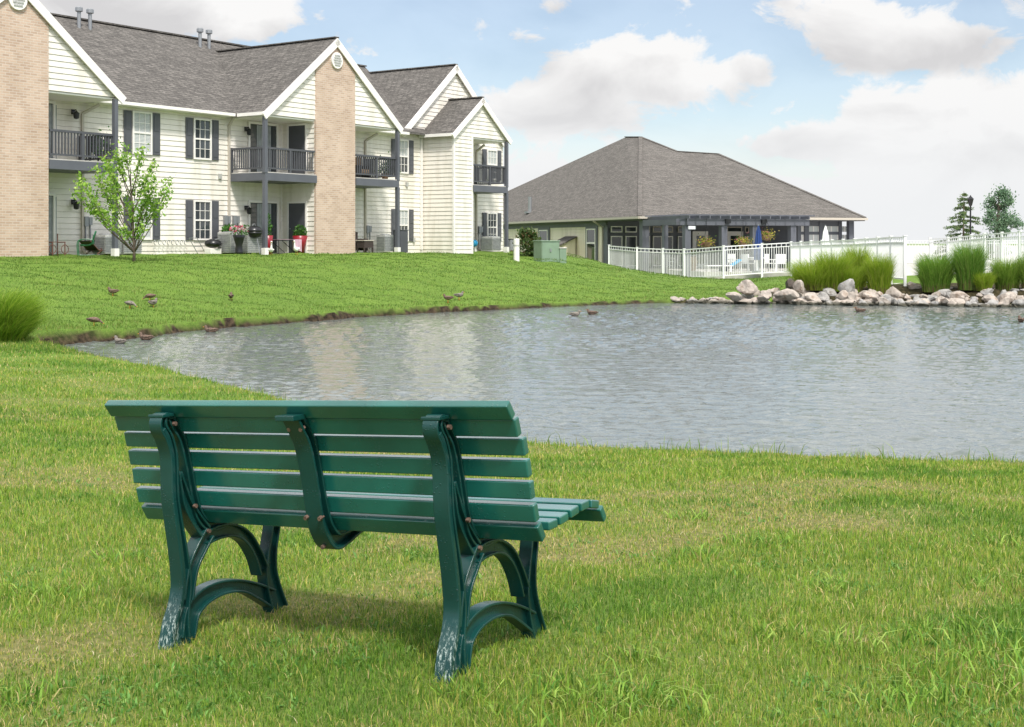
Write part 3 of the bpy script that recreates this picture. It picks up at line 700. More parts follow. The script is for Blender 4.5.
    for sg in (-1,1):
        rk.bar((c+sg*(hw+.02),ye-.02,5.44), (c-sg*.08,ye-.02,pk-.13), .05, .30)
        rk.slab([(c+sg*hw,ye,5.5),(c,ye,pk-.13),(c,1.9,pk-.13),(c+sg*hw,1.9,5.5)][::sg], .03)
    rk.build('rake_trim', 'white', A)
    # main roof
    r = MB(); r.slab([(-22.4,1.45,5.58),(12.2,1.45,5.58),(15.2,8,9.57),(-22.4,8,9.57)], .10); r.slab([(-22.4,8,9.57),(15.2,8,9.57),(15.2,14.6,5.58),(-22.4,14.6,5.58)], .10)
    rf = r.build('main_roof', 'roof', A)
    rc = MB(); rc.bar((-22.4,8,9.585),(15.2,8,9.585), .3, .06)
    for c_, y_, z_, y2 in ((-11.1,-.13,8.95,7.1),(4.09,-.13,8.95,7.1),(14.85,1.77,9.16,14),(14.42,-.13,7.40,1.86)): rc.bar((c_,y_,z_+.012),(c_,y2,z_+.012), .25, .05)
    rc.build('ridge_cap', 'roof', rf)
    # vent pipes through the roof
    for px, py in ((79,18),(90,21),(200,39),(209,41)):
        # point on the front slope just under the ridge
        y = 7.2; x = s_of(px, y); z = 5.58+(y-1.45)*.609
        v = MB(); v.tube([(x,y,z-.1),(x,y,z+.68)], .075, 10); v.tube([(x,y,z+.62),(x,y,z+.65),(x,y,z+.79),(x,y,z+.83)], [.08,.15,.15,.11], 12)
        v.build('vent_pipe', 'meter', rf)
    # eave gutters + fascia
    for a, b in ((-6.85,-.2),(8.35,10.7)):
        gt = MB(); gt.box(a, b, 1.36, 1.48, 5.42, 5.54); gt.box(a, b, 1.47, 1.9, 5.40, 5.43)
        gt.build('gutter', 'white', A)
    def pipe(px, y, ztop, bend=0, name='downspout'):
        x = s_of(px, y); d = MB(); d.bar((x,y-.06,.15),(x,y-.06,ztop-.35), .09, .07, up=(0,1,0)); d.bar((x,y-.06,ztop-.35),(x+bend,y-.35,ztop), .09, .07, up=(0,1,0)); d.bar((x,y-.06,.15),(x+.02,y-.3,.04), .09, .07, up=(1,0,0))
        d.build(name, 'alu', A)
    pipe(81.5, 1.9, 5.35, .5); pipe(228, 1.9, 5.42); pipe(364.5, 1.9, 5.35, .5); pipe(475.5, 1.9, 5.35, .3)
    x = s_of(421, 1.9); MB().box(x-.10, x-.02, 1.78, 1.87, .1, 5.35).build('downspout', 'white', A)
    # windows
    def window(pl, pr, pt, pb, y=1.9, sh=(True,True), blind=False, grid=(2,3), low_dark=False, zz=None):
        x0_, x1_ = s_of(pl, y), s_of(pr, y); pm = (pl+pr)/2
        z1_, z0_ = zz if zz else (z_of(pm, pt, y), z_of(pm, pb, y)); yo = y-.035
        f = MB(); t = .07
        f.box(x0_-t, x1_+t, yo-.05, yo, z0_-t, z0_); f.box(x0_-t, x1_+t, yo-.05, yo, z1_, z1_+t)
        f.box(x0_-t, x0_, yo-.05, yo, z0_, z1_); f.box(x1_, x1_+t, yo-.05, yo, z0_, z1_)
        zm = (z0_+z1_)/2; f.box(x0_, x1_, yo-.043, yo-.012, zm-.03, zm+.03)
        for hs, he in ((z0_, zm-.03),(zm+.03, z1_)):
            for i in range(1, grid[1]): xx = x0_+(x1_-x0_)*i/grid[1]; f.box(xx-.009, xx+.009, yo-.030, yo-.012, hs, he)
            for i in range(1, grid[0]): q = hs+(he-hs)*i/grid[0]; f.box(x0_, x1_, yo-.028, yo-.010, q-.009, q+.009)
        fo = f.build('window', 'white', A)
        MB().add([(x0_,yo-.008,z0_),(x1_,yo-.008,z0_),(x1_,yo-.008,z1_),(x0_,yo-.008,z1_)], [(0,1,2,3)]).build('glass_pane', 'glass', fo)
        if blind:
            b_ = MB(); zb = z0_+(z1_-z0_)*blind[0]
            zq = zb
            while zq < z1_-.02: b_.box(x0_+.01, x1_-.01, yo-.0105, yo-.0090, zq, zq+.042); zq += .05
            b_.build('blind', 'blind', fo)
        for i, s_ in enumerate(sh):
            if s_:
                wd = .36; a = x0_-t-.03-wd if i == 0 else x1_+t+.03
                q = MB(); q.box(a, a+wd, yo-.03, yo, z0_-.06, z1_+.06)
                for za, zb in ((z0_, zm-.05),(zm+.05, z1_)):
                    q.box(a+.07, a+wd-.07, yo-.045, yo-.031, za+.05, zb-.02)
                q.build('shutter', 'shutter', fo, bevel=.006)
    window(133,149.5,113.5,152.5, blind=(0,)); window(133,149.5,199,238, blind=(0,))
    window(194,209,120.5,158); window(194,209,202,238.5)
    window(397,406.5,141,172, blind=(.5,)); window(397,406.5,210.5,240, blind=(.5,))
    window(487,495.3,151,178.5, blind=(.45,)); window(487,495.3,214,240.5)
    # balconies
    def balcony(x0_, x1_, side, both=False):
        d = MB(); d.box(x0_-.05, x1_+.05, -.12, 1.86, 2.86, 3.16); dk = d.build('balcony', 'grey2', A)
        MB().box(x0_-.02, x1_+.02, -.09, 1.85, 3.165, 3.20).build('balcony_floor', 'concrete', dk)
        q = MB(); q.box(x0_, x1_, -.06, .03, 4.10, 4.18); q.box(x0_, x1_, -.045, .015, 3.32, 3.38)
        n = int((x1_-x0_)/.125)
        for i in range(1, n): xx = x0_+(x1_-x0_)*i/n; q.box(xx-.02, xx+.02, -.035, .005, 3.38, 4.10)
        xm = (x0_+x1_)/2
        for xx in ([xm] if not both else [xm]): q.box(xx-.05, xx+.05, -.065, .035, 3.2, 4.10)
        sx = x0_ if side < 0 else x1_
        q.box(sx-.04, sx+.04, .0, 1.86, 4.105, 4.185); q.box(sx-.03, sx+.03, .0, 1.86, 3.32, 3.38)
        for i in range(1, 15): yy = 1.86*i/15; q.box(sx-.02, sx+.02, yy-.02, yy+.02, 3.38, 4.105)
        q.box(sx-.05, sx+.05, 1.76, 1.86, 3.2, 4.2)
        q.build('railing', 'grey', dk)
        p = MB(); px_ = x0_+.0 if side < 0 else x1_
        p.box(px_-.075, px_+.075, -.135, .015, .22, 2.86); p.box(px_-.075, px_+.075, -.135, .015, 3.16, EZ-.12); p.build('porch_post', 'grey2', A)
        MB().box(px_-.10, px_+.10, -.16, .04, -.3, .22).build('post_footing', 'white', A)
    balcony(0.0, 2.84, -1); balcony(5.36, 8.1, 1); balcony(-9.84, -7.2, 1); balcony(13.78, 16.5, 1)
    def slider(pl, pr, z0_, split=.5):
        y = 1.9; x0_, x1_ = s_of(pl, y), s_of(pr, y); z1_ = z0_+2.05; yo = y-.035
        f = MB(); f.box(x0_-.09, x1_+.09, yo-.05, yo, z1_, z1_+.09); f.box(x0_-.09, x0_, yo-.05, yo, z0_, z1_); f.box(x1_, x1_+.09, yo-.05, yo, z0_, z1_)
        xm = (x0_+x1_)/2; f.box(xm-.03, xm+.03, yo-.04, yo-.012, z0_, z1_); fo = f.build('sliding_door', 'white', A)
        MB().add([(x0_,yo-.008,z0_),(x1_,yo-.008,z0_),(x1_,yo-.008,z1_),(x0_,yo-.008,z1_)], [(0,1,2,3)]).build('glass_pane', 'glass', fo)
        c_ = MB(); xx = xm-.35
        while xx < xm+.45: c_.box(xx, xx+.10, yo-.0110, yo-.0090, z0_+.03, z1_-.03); xx += .115
        c_.build('vertical_blind', 'curtain', fo)
    slider(249,275.5,3.2); slider(249,276,0.0); slider(38,52,3.2); slider(38,52,0.0)
    # storage doors on the closet side wall
    for z0_ in (0.0, 3.2):
        f = MB(); xf = 2.9-.03
        f.box(xf-.05, xf, .40, .49, z0_, z0_+2.12); f.box(xf-.05, xf, 1.42, 1.51, z0_, z0_+2.12); f.box(xf-.05, xf, .49, 1.42, z0_+2.05, z0_+2.12)
        fo = f.build('storage_door', 'white', A); d = MB(); d.box(xf-.035, xf-.005, .49, 1.42, z0_, z0_+2.05); d.build('door_leaf', 'grey', fo)
        k = MB(); k.tube([(xf-.035,1.33,z0_+1.0),(xf-.085,1.33,z0_+1.0)], .03, 8); k.build('handle', 'meter', fo)
    # wall lamps
    for px, z in ((72,5.0),(72,1.82),(245,4.98),(245,1.80)):
        x = s_of(px, 1.9); l = MB(); l.box(x-.06,x+.06,1.80,1.87,z-.05,z+.12); l.tube([(x,1.82,z+.08),(x,1.68,z+.10),(x,1.66,z+.02)], .02, 6); l.lathe([(.03,z+.05),(.11,z-.02),(.09,z-.20),(.04,z-.23)], x, 1.66, 10)
        l.build('wall_lamp', 'black', A)
    # meters and conduits
    for px, hgt in ((84.5,1.35),(224,1.5),(233,1.5),(366,1.2),(478,1.25)):
        x = s_of(px, 1.9); l = MB(); l.box(x-.08,x+.08,1.76,1.87,hgt-.35,hgt); l.box(x+.12,x+.26,1.78,1.87,hgt-.3,hgt-.02); l.bar((x,1.84,.1),(x,1.84,hgt-.35), .04,.04); l.bar((x+.2,1.84,.1),(x+.2,1.84,hgt-.3), .04,.04)
        l.build('electric_meter', 'meter', A)
    for px, z in ((219,3.05),(406,3.15),(413,.55)):
        x = s_of(px, 1.9); MB().box(x-.07, x+.07, 1.80, 1.88, z-.10, z+.10).build('outlet_box', 'acl', A)
build_apt()

# ------------------------------------------------------------------ CLUBHOUSE
C = empty('clubhouse', (CX, CY, CZ), TC, 'single storey clubhouse with a broad grey hipped roof, glazed porch wall and cream siding', 'clubhouse')
EH = EYE+27.0*74/F-CZ       # eave height above its floor
def build_club():
    def ray_plane(px, py, tan):     # intersection of the sight line with the right roof plane: z = EH + tan*y
        k = (px-512)/F; m_ = (HZ-py)/F; lo, hi = 60, 140
        for _ in range(60):
            Y = (lo+hi)/2; X = k*Y; dx, dy = X-CX, Y-CY; y = -dx*CB[1]+dy*CB[0]
            zr = EYE+m_*Y-CZ; zp = EH+tan*y
            if zr > zp: lo = Y
            else: hi = Y
        dx, dy = k*Y-CX, Y-CY
        return (dx*CB[0]+dy*CB[1], -dx*CB[1]+dy*CB[0], EYE+m_*Y-CZ)
    T = .35
    r1b = ray_plane(640.5,137,T); r2a = ray_plane(677,151.5,T); r2b = ray_plane(718,154,T)
    k = (626-512)/F; Y = cl(*r1b[:2]).y+2.0; dx, dy = k*Y-CX, Y-CY
    r1a = (dx*CB[0]+dy*CB[1], -dx*CB[1]+dy*CB[0], EYE+(HZ-137)/F*Y-CZ)
    xe = cx_of(865, 0); Cn = (0,0,EH); E_ = (xe,0,EH); L_ = (0,41,EH); E2 = (xe,34,EH)
    r = MB()
    top = [Cn, E_, r2b, r2a, r1b, r1a, L_, E2, (18,41,EH)]
    faces = [(0,1,2),(0,2,3),(0,3,4),(0,4,5),(0,5,6),(1,7,2),(2,7,3),(3,7,4),(4,7,5),(5,7,8),(5,8,6)]
    r.add(top, faces)
    r.add([(p[0],p[1],p[2]-.12) for p in top], [tuple(reversed(f)) for f in faces])
    o = len(r.v); 
    for a, b in ((Cn,E_),(E_,E2),(E2,(18,41,EH)),((18,41,EH),L_),(L_,Cn)):
        r.add([a,b,(b[0],b[1],b[2]-.12),(a[0],a[1],a[2]-.12)], [(0,1,2,3)])
    me = bpy.data.meshes.new('roof'); me.from_pydata(r.v, [], r.f); me.update(); bm = bmesh.new(); bm.from_mesh(me); bmesh.ops.remove_doubles(bm, verts=bm.verts[:], dist=1e-4); bmesh.ops.recalc_face_normals(bm, faces=bm.faces[:]); bm.to_mesh(me); bm.free()
    rf = bpy.data.objects.new('roof', me); COL.objects.link(rf); me.materials.append(M['roof2']); rf.parent = C
    cap = MB()
    for a, b in ((Cn,r1b),(r1b,r1a),(r1b,r2a),(r2a,r2b),(r2b,E_)):
        cap.bar((a[0],a[1],a[2]+.015),(b[0],b[1],b[2]+.015), .26, .05)
    cap.build('ridge_cap', 'roof2', rf)
    vp = MB(); # plumbing vent on the left slope
    k = (530-512)/F; Y = 93; dx, dy = k*Y-CX, Y-CY; x, y = dx*CB[0]+dy*CB[1], -dx*CB[1]+dy*CB[0]
    n_ = (Vector(r1a)-Vector(Cn)).cross(Vector(L_)-Vector(Cn)); z = EH-(n_.x*x+n_.y*y)/n_.z
    vp.tube([(x,y,z-.1),(x,y,z+1.05)], .13, 10); vp.box(x-.3,x+.3,y-.3,y+.3,z-.1,z+.02); vp.build('vent_pipe', 'meter', rf)
    # gutter / fascia / soffit
    g = MB(); g.box(-.16, -.02, -.1, 41, EH-.15, EH-.02); g.box(-.1, xe+.1, -.16, -.02, EH-.15, EH-.02); g.box(xe+.02, xe+.16, 0, 34, EH-.15, EH-.02); g.build('gutter', 'alu', C)
    MB().box(.0, xe, .0, 33.9, EH-.20, EH-.14).build('soffit', 'grey2', C)
    # cream walls on the left side, with grey pilasters
    wx = .6; yw = 5.9
    def y_on_left(px):
        k = (px-512)/F; # point (wx,y): X=CX+CB0*wx-CB1*y ; Y=CY+CB1*wx+CB0*y
        return ((CX+CB[0]*wx)-k*(CY+CB[1]*wx))/(CB[1]+k*CB[0])
    MB().box(wx+.04, xe-1.2, yw+.05, 38, -.6, EH-.2).build('wall_core', 'siding_tan', C)
    w = MB(); w.clap((wx,0), (0,-1), (-1,0), -.6, EH-.22, lambda z: (-38, -yw), h=.2); w.build('wall', 'siding_tan', C)
    fr = MB(); fr.box(wx-.06, wx-.03, yw, 38, EH-.50, EH-.2)
    def pil(p0, p1, zb=-.6): 
        ya, yb = y_on_left(p0), y_on_left(p1); fr.box(wx-.075, wx-.031, min(ya,yb), max(ya,yb), zb, EH-.45)
    pil(586.5, 598.5); pil(539, 550.5, .3); pil(604.5, 608.5)
    fr.build('wall_trim', 'grey2', C)
    def lwin(p0, p1, z0, z1, mid=None):
        ya, yb = y_on_left(p1), y_on_left(p0); xo = wx-.08
        f = MB(); t = .07
        f.box(xo-.04, xo, ya, yb, z1-t, z1); f.box(xo-.04, xo, ya, yb, z0, z0+t); f.box(xo-.04, xo, ya, ya+t, z0+t, z1-t); f.box(xo-.04, xo, yb-t, yb, z0+t, z1-t)
        if mid: f.box(xo-.035, xo-.005, ya+t, yb-t, mid-.05, mid+.05)
        fo = f.build('window', 'white', C); MB().box(xo-.012, xo-.003, ya+.02, yb-.02, z0+.02, z1-.02).build('glass_pane', 'glass2', fo)
    lwin(588, 596.8, -.35, EH-.62, 1.55); lwin(540.5, 549, .9, EH-.62)
    # front wall behind the porch: slate frame with glazing
    yf = yw; f = MB()
    xa, xb = cx_of(607.5, yf), cx_of(800, yf)
    f.box(wx, xb, yf-.12, yf, EH-.60, EH-.2); f.box(wx, xb, yf-.12, yf, -.5, .05)
    f.build('front_wall', 'grey2', C)
    MB().box(wx+.02, xb, yf-.03, yf-.005, .05, EH-.6).build('front_wall_backing', 'grey2', C)
    zt1, zt0, zm1, zm0 = cz_of(640,226.3,yf), cz_of(640,232.5,yf), cz_of(640,236,yf), .1
    wins = [(610,621.5),(624.5,636),(641,649),(652,661),(664,672),(677,683),(726,741),(744,748),(752,757)]
    for a, b in wins:
        x0_, x1_ = cx_of(a, yf), cx_of(b, yf)
        for k_, (za, zb) in enumerate(((zt0, zt1),(.15 if a < 700 else zm1-1.0, zm1))):
            q = MB(); t = .06; yo = yf-.14
            q.box(x0_, x1_, yo, yo+.06, za, za+t); q.box(x0_, x1_, yo, yo+.06, zb-t, zb); q.box(x0_, x0_+t, yo, yo+.06, za+t, zb-t); q.box(x1_-t, x1_, yo, yo+.06, za+t, zb-t)
            fo = q.build('window', 'white' if a < 640 or k_ else 'alu', C); MB().box(x0_+t, x1_-t, yo+.02, yo+.03, za+t, zb-t).build('glass_pane', 'glass2', fo)
    for a, b in ((693,705),(727,740)):   # glazed doors
        x0_, x1_ = cx_of(a, yf), cx_of(b, yf); yo = yf-.19; z1_ = 2.15
        q = MB(); q.box(x0_-.12, x0_, yo, yo+.05, 0, z1_+.12); q.box(x1_, x1_+.12, yo, yo+.05, 0, z1_+.12); q.box(x0_, x1_, yo, yo+.05, z1_, z1_+.12)
        q.box(x0_, x0_+.14, yo+.005, yo+.045, 0, z1_); q.box(x1_-.14, x1_, yo+.005, yo+.045, 0, z1_); q.box(x0_+.14, x1_-.14, yo+.005, yo+.045, z1_-.15, z1_); q.box(x0_+.14, x1_-.14, yo+.005, yo+.045, 0, .25)
        fo = q.build('glazed_door', 'white', C); MB().box(x0_+.14, x1_-.14, yo+.02, yo+.03, .25, z1_-.15).build('glass_pane', 'glass2', fo)
        MB().box(x0_+.06, x0_+.10, yo-.05, yo-.005, .95, 1.15).build('handle', 'meter', fo)
    # right end: lighter glazed bays set nearer the eave
    y2 = 1.2; xl, xr = cx_of(797, y2), xe-1.0
    q = MB(); q.box(xl, xr, y2, y2+.12, EH-.50, EH-.2); zh = cz_of(830,233.5,y2); q.box(xl, xr, y2, y2+.1, zh-.07, zh+.10); q.box(xl, xr, y2, y2+.1, -.4, .9)
    for a, b in ((797,800.5),(804,808.5),(819,824.5),(838.5,841.5),(848,853.5)): q.box(cx_of(a,y2), cx_of(b,y2), y2-.06, y2+.15, -.4, EH-.2)
    q.build('sunroom_frame', 'grey2', C)
    for a, b in ((800.5,804),(808.5,819),(824.5,838.5),(841.5,848)):
        x0_, x1_ = cx_of(a,y2), cx_of(b,y2)
        for za, zb in ((zh+.10, EH-.50),(.9, zh-.07)):
            p = MB(); p.box(x0_, x1_, y2+.04, y2+.06, za, zb); po = p.build('sunroom_window', 'blind', C)  # sky light seen through the panes is put into the pale blind colour
            mu = MB(); xm = (x0_+x1_)/2; mu.box(xm-.04, xm+.04, y2+.02, y2+.038, za, zb); mu.box(x0_, x0_+.05, y2+.02, y2+.038, za, zb); mu.box(x1_-.05, x1_, y2+.02, y2+.038, za, zb); mu.build('muntin', 'white', po)
    for px in (850.5,): x = cx_of(px, .6); MB().box(x-.15, x+.15, .5, .8, -.4, EH-.2).build('porch_post', 'grey2', C)
    x = cx_of(636.5, .5); MB().box(.3, .72, .3, .72, -.6, EH-.2).build('porch_post', 'grey2', C)
    # downspout at the left
    d = MB(); ya = y_on_left(604); d.bar((wx-.10,ya,-.3),(wx-.10,ya,EH-.55), .09,.09); d.bar((wx-.10,ya,EH-.55),(-.1,ya,EH-.18), .09,.09); d.build('downspout', 'alu', C)
    # bulkhead vent box below the left window (small lean-to)
    b = MB(); ya, yb = y_on_left(577), y_on_left(567); b.prism([(wx-.1,ya,-.5),(wx-.1,ya,1.85),(wx-1.2,ya,1.35),(wx-1.2,ya,-.5)], (0,yb-ya,0)); ln = b.build('lean_to', 'siding_tan', C)
    b = MB(); b.slab([(wx-.08,ya-.15,1.98),(wx-1.4,ya-.15,1.38),(wx-1.4,yb+.15,1.38),(wx-.08,yb+.15,1.98)], .08); b.build('lean_to_roof', 'roof', ln)
build_club()

# pergola
def build_pergola():
    xs = [cx_of(p, -4.45) for p in (686.5, 723, 754, 792)]; x0_, x1_ = xs[0], cx_of(799, -4.45)
    ztop = EYE+25.5*cl(xs[0],-4.45).y/F-CZ
    P = empty('pergola', (CX, CY, CZ), TC, 'slate painted timber pergola along the clubhouse front above the pool fence', 'pergola')
    for x in xs: 
        m = MB(); m.box(x-.17, x+.17, -4.62, -4.28, -.45, ztop-.40); m.build('post', 'grey2', P)
    m = MB(); m.box(.35,.6,-2.3,-2.05,-.45,ztop-.3); m.build('post', 'grey2', P)
    m = MB(); m.box(x0_-.5, x1_+.5, -4.70, -4.64, ztop-.40, ztop-.06); m.box(x0_-.5, x1_+.5, -4.26, -4.20, ztop-.40, ztop-.06)
    m.bar((x0_-.1,-4.8,ztop-.23),(.1,-.2,ztop-.23), .07,.32); m.build('beam', 'grey2', P)
    m = MB(); x = x0_-.2
    while x < x1_+.5: m.box(x-.03, x+.03, -5.2, -.2, ztop-.06, ztop+.10); x += .6
    for i in range(6): y = -4.9+i*.85; m.box(x0_-.6, x1_+.7, y-.025, y+.025, ztop+.105, ztop+.165)
    m.build('rafters', 'grey2', P)
    for px in (729,765): x = cx_of(px, -4.9); MB().box(x-.14, x+.14, -4.86, -4.71, ztop-.30, ztop-.08).build('floodlight', 'black', P)
    x = cx_of(692, -4.7); MB().box(x-.2, x+.22, -4.69, -4.66, ztop-.62, ztop-.45).build('small_plaque', 'signwhite', P)
    return ztop
ZT = build_pergola()

# pool deck
dk = [W(704,0,69.5), W(800,0,67), W(905,0,48), W(1150,0,50.5), W(1150,0,96), W(640,0,96), W(640,0,80)]
m = MB(); m.slab([(p.x,p.y,.56 if False else .54) for p in dk], .5); m.v = [(x,y,z) for x,y,z in m.v]
tag(m.build('pool_deck', 'concrete'), kind='structure')

m = MB(); m.slab([(-60,97,.60),(400,97,.60),(900,700,.75),(-300,700,.75)], .3); tag(m.build('parking_lot', 'concrete'), kind='structure')
# ------------------------------------------------------------------ fences
def fence(name, pts, label, h=1.65, step=2.0, pick_=.115, bottom=.12):
    root = empty(name, (pts[0][0], pts[0][1], pts[0][2]), 0, label, 'fence'); O = Vector(pts[0])
    P = [Vector(p)-O for p in pts]
    full = [P[0]]
    for a, b in zip(P, P[1:]):
        n = max(1, round((b-a).length/step))
        for i in range(1, n+1): full.append(a.lerp(b, i/n))
    for p in full: 
        m = MB(); m.box(p.x-.045, p.x+.045, p.y-.045, p.y+.045, p.z-.3, p.z+h+.01); m.prism([(p.x-.065,p.y-.065,p.z+h+.01),(p.x+.065,p.y-.065,p.z+h+.01),(p.x+.065,p.y+.065,p.z+h+.01),(p.x-.065,p.y+.065,p.z+h+.01)], (0,0,.03)); m.build('post', 'fence_white', root)
    for a, b in zip(full, full[1:]):
        m = MB(); d = (b-a); l = d.length; u = d/l
        for z, hh in ((h-.03,.05),(h-.20,.04),(bottom,.05)): m.bar(a+u*.05+Vector((0,0,z)), b-u*.05+Vector((0,0,z)), .045, hh)
        n = int(l/pick_)
        for i in range(1, n):
            q = a+d*i/n; m.box(q.x-.013, q.x+.013, q.y-.013, q.y+.013, q.z+bottom, q.z+h-.2 if i%2 else q.z+h-.03)
        m.build('picket_panel', 'fence_white', root)
def FP(px, Y, z): return ((px-512)/F*Y, Y, z)
fence('picket_fence', [FP(609,72.5,.27),FP(637,70,.15),FP(663,69,.10),FP(684,67.7,.08)], 'white picket fence stretch climbing from its corner to the cream clubhouse wall', step=2.4)
fence('picket_fence', [FP(684.3,67.6,.08),FP(723.5,65.1,.25),FP(762,66,.36),FP(791,65.9,.44),FP(822,60,.50),FP(855,53,.55),FP(891,47,.62),FP(905,45.4,.62)], 'long white picket fence in front of the pergola, ending at the rocks', step=2.3, bottom=.2)
fence('picket_fence', [FP(930,66,.62),FP(948,64,.66),FP(984.5,57.7,.80),FP(1020,54,.86),FP(1100,50,.9)], 'white picket fence on the far right behind the grass clumps', step=2.3, pick_=.17)
fence('picket_fence', [FP(800,93,.56),FP(905,90,.58),FP(960,88,.58),FP(1100,86,.6)], 'distant white picket fence seen through the gap beyond the pool', step=2.4, pick_=.10)

# ------------------------------------------------------------------ rocks
def rock(loc, sx, sy, sz, seed, m='rock', sub=3):
    rnd = random.Random(seed); bm = bmesh.new(); bmesh.ops.create_icosphere(bm, subdivisions=sub, radius=1)
    pl = []
    for _ in range(8):
        v = Vector((rnd.gauss(0,1), rnd.gauss(0,1), rnd.gauss(0,.8))).normalized(); pl.append((v, rnd.uniform(.42,.85)))
    for v in bm.verts:
        d = v.co.normalized(); r = min([1.15]+[k/max(d.dot(n),1e-3) for n, k in pl if d.dot(n) > .05])
        r *= 1+.05*noise.noise(d*3+Vector((seed,0,0)))+.02*noise.noise(d*8+Vector((0,seed,0))); v.co = Vector((d.x*r*sx, d.y*r*sy, d.z*r*sz))
    me = bpy.data.meshes.new('rock'); bm.to_mesh(me); bm.free(); me.materials.append(M[m])
    me.polygons.foreach_set('use_smooth', [False]*len(me.polygons)); o = bpy.data.objects.new('rock', me); COL.objects.link(o); o.location = loc; o.rotation_euler = (rnd.uniform(-.25,.25), rnd.uniform(-.25,.25), rnd.uniform(0,6))
    return o
big = [ # px, bottom y, width px, height px, label
    (747,292,24,12,'broad pale rounded boulder on top of the left end of the rock row'),
    (733,299,20,9,'flat cream boulder at the water edge below the broad pale one'),
    (765,301,20,9,'cream boulder at the waterline left of the dark mulch bank'),
    (786,299,30,13,'long pale two humped boulder halfway along the bare rock row'),
    (800,295,14,14,'upright buff boulder just left of the first ornamental grass'),
    (812,301,22,10,'low cream boulder below the left edge of the first ornamental grass'),
    (848,297,19,17,'tall pointed grey boulder standing in front of the ornamental grasses'),
    (872,300,22,9,'wide buff slab between the tall pointed boulder and the fence corner'),
    (895,299,20,12,'tilted buff boulder just left of the fence corner post'),
    (914,293,17,11,'pale boulder behind the row at the right foot of the fence corner'),
    (921,302,20,10,'light pink grey boulder at the water right of the fence corner'),
    (966,302,17,9,'low white boulder at the waterline under the tallest right hand clump'),
    (995,300,19,13,'large pale rounded boulder left of the far right boulders'),
    (1010,298,18,11,'buff angular boulder second from the right picture edge'),
    (1022,302,18,13,'grey boulder cut by the right picture edge'),
    (945,299,22,12,'buff cracked boulder under the gap between two right hand grass clumps')]
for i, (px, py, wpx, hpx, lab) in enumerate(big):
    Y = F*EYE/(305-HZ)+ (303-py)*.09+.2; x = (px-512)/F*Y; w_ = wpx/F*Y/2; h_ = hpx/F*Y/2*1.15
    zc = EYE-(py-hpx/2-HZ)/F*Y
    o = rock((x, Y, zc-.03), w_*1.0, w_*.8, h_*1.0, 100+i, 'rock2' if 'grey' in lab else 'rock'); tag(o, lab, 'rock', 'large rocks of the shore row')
rr = random.Random(5)
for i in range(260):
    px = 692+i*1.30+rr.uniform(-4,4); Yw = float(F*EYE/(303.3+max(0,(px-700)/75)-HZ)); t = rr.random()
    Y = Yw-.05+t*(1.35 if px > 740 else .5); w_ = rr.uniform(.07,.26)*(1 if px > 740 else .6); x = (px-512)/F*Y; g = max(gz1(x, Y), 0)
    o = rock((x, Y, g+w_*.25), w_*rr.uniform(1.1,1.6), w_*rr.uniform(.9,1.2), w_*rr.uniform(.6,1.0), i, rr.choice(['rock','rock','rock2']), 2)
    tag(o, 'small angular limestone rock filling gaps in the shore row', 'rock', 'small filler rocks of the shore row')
for px, py, w_, lab in ((797,290,1.15,'dark mulch heap beside the first ornamental grass'),):
    g = G(px, py, 40, 60); o = rock((g.x, g.y+.3, g.z), w_, .6, .38, 77, 'rockdark'); o.name = 'mulch_heap'; tag(o, lab, 'mulch heap')
for px, py, s_ in ((676,302,.16),(682,301,.12),(688,303,.13)):
    g = G(px, py, 40, 60); tag(rock((g.x,g.y,g.z), s_*1.4, s_, s_*.7, int(px)), 'small pale stone on the grassy bank left of the rock row', 'rock', 'stones left of the row')

# ------------------------------------------------------------------ ornamental grasses
def ornamental(px, pbase, ptop, wpx, label, Y=None, n=1700, cols=None, group='ornamental grass clumps on the rocky shore', name='ornamental_grass', curl=1.0):
    if Y is None: Y = G(px, pbase, 40, 60).y
    x = (px-512)/F*Y; z = EYE-(pbase-HZ)/F*Y; H = (pbase-ptop)/F*Y*1.13; Rw = wpx/F*Y/2*(1.36 if px < 900 else 1.18)
    root = (x, Y+.0, z)
    n = int(n*2.4)
    a = rng.uniform(0, 2*np.pi, n); r0 = np.sqrt(rng.uniform(0,1,n))*Rw*.55; bx, by = np.cos(a)*r0, np.sin(a)*r0*.8
    a2 = a+rng.normal(0,.5,n); h = H*rng.uniform(.40,1.0,n)**.8*(1-.75*(r0/Rw)**2); out = (Rw-r0*.6)*rng.uniform(.25,1.0,n)*rng.uniform(.4,1,n)**.5*curl
    K = 5; w = rng.uniform(.009,.019,n); pa = rng.uniform(0,6.28,n); wx, wy = np.cos(pa)*w/2, np.sin(pa)*w/2
    V = np.empty((n,K*2,3))
    for k in range(K):
        t = k/(K-1); tt = t**1.9; f_ = (1-t*.8)
        cx_, cy_ = bx+np.cos(a2)*out*tt, by+np.sin(a2)*out*tt; cz_ = h*(t-.16*t**4)
        V[:,2*k] = np.stack([cx_-wx*f_, cy_-wy*f_, cz_],1); V[:,2*k+1] = np.stack([cx_+wx*f_, cy_+wy*f_, cz_],1)
    b = np.arange(n)[:,None]*(K*2); Fs = np.concatenate([b+np.array([[2*k,2*k+1,2*k+3,2*k+2]]) for k in range(K-1)],0)
    c = pick(cols or [(.20,.33,.025),(.29,.43,.035),(.40,.50,.06),(.46,.48,.12)], (3,5,4,1), n)
    cc = np.concatenate([c]*(K-1),0)
    # straw thatch at the base of older leaves
    cc[:n] = np.where((rng.uniform(0,1,n) < .45)[:,None], np.array((.22,.17,.08)), cc[:n])
    o = np_mesh(name, V.reshape(-1,3), Fs, GM2, cc); o.location = root; return tag(o, label, 'ornamental grass', group)
ornamental(815,290,255,46,'wide low yellow green grass clump nearest the left end of the planting')
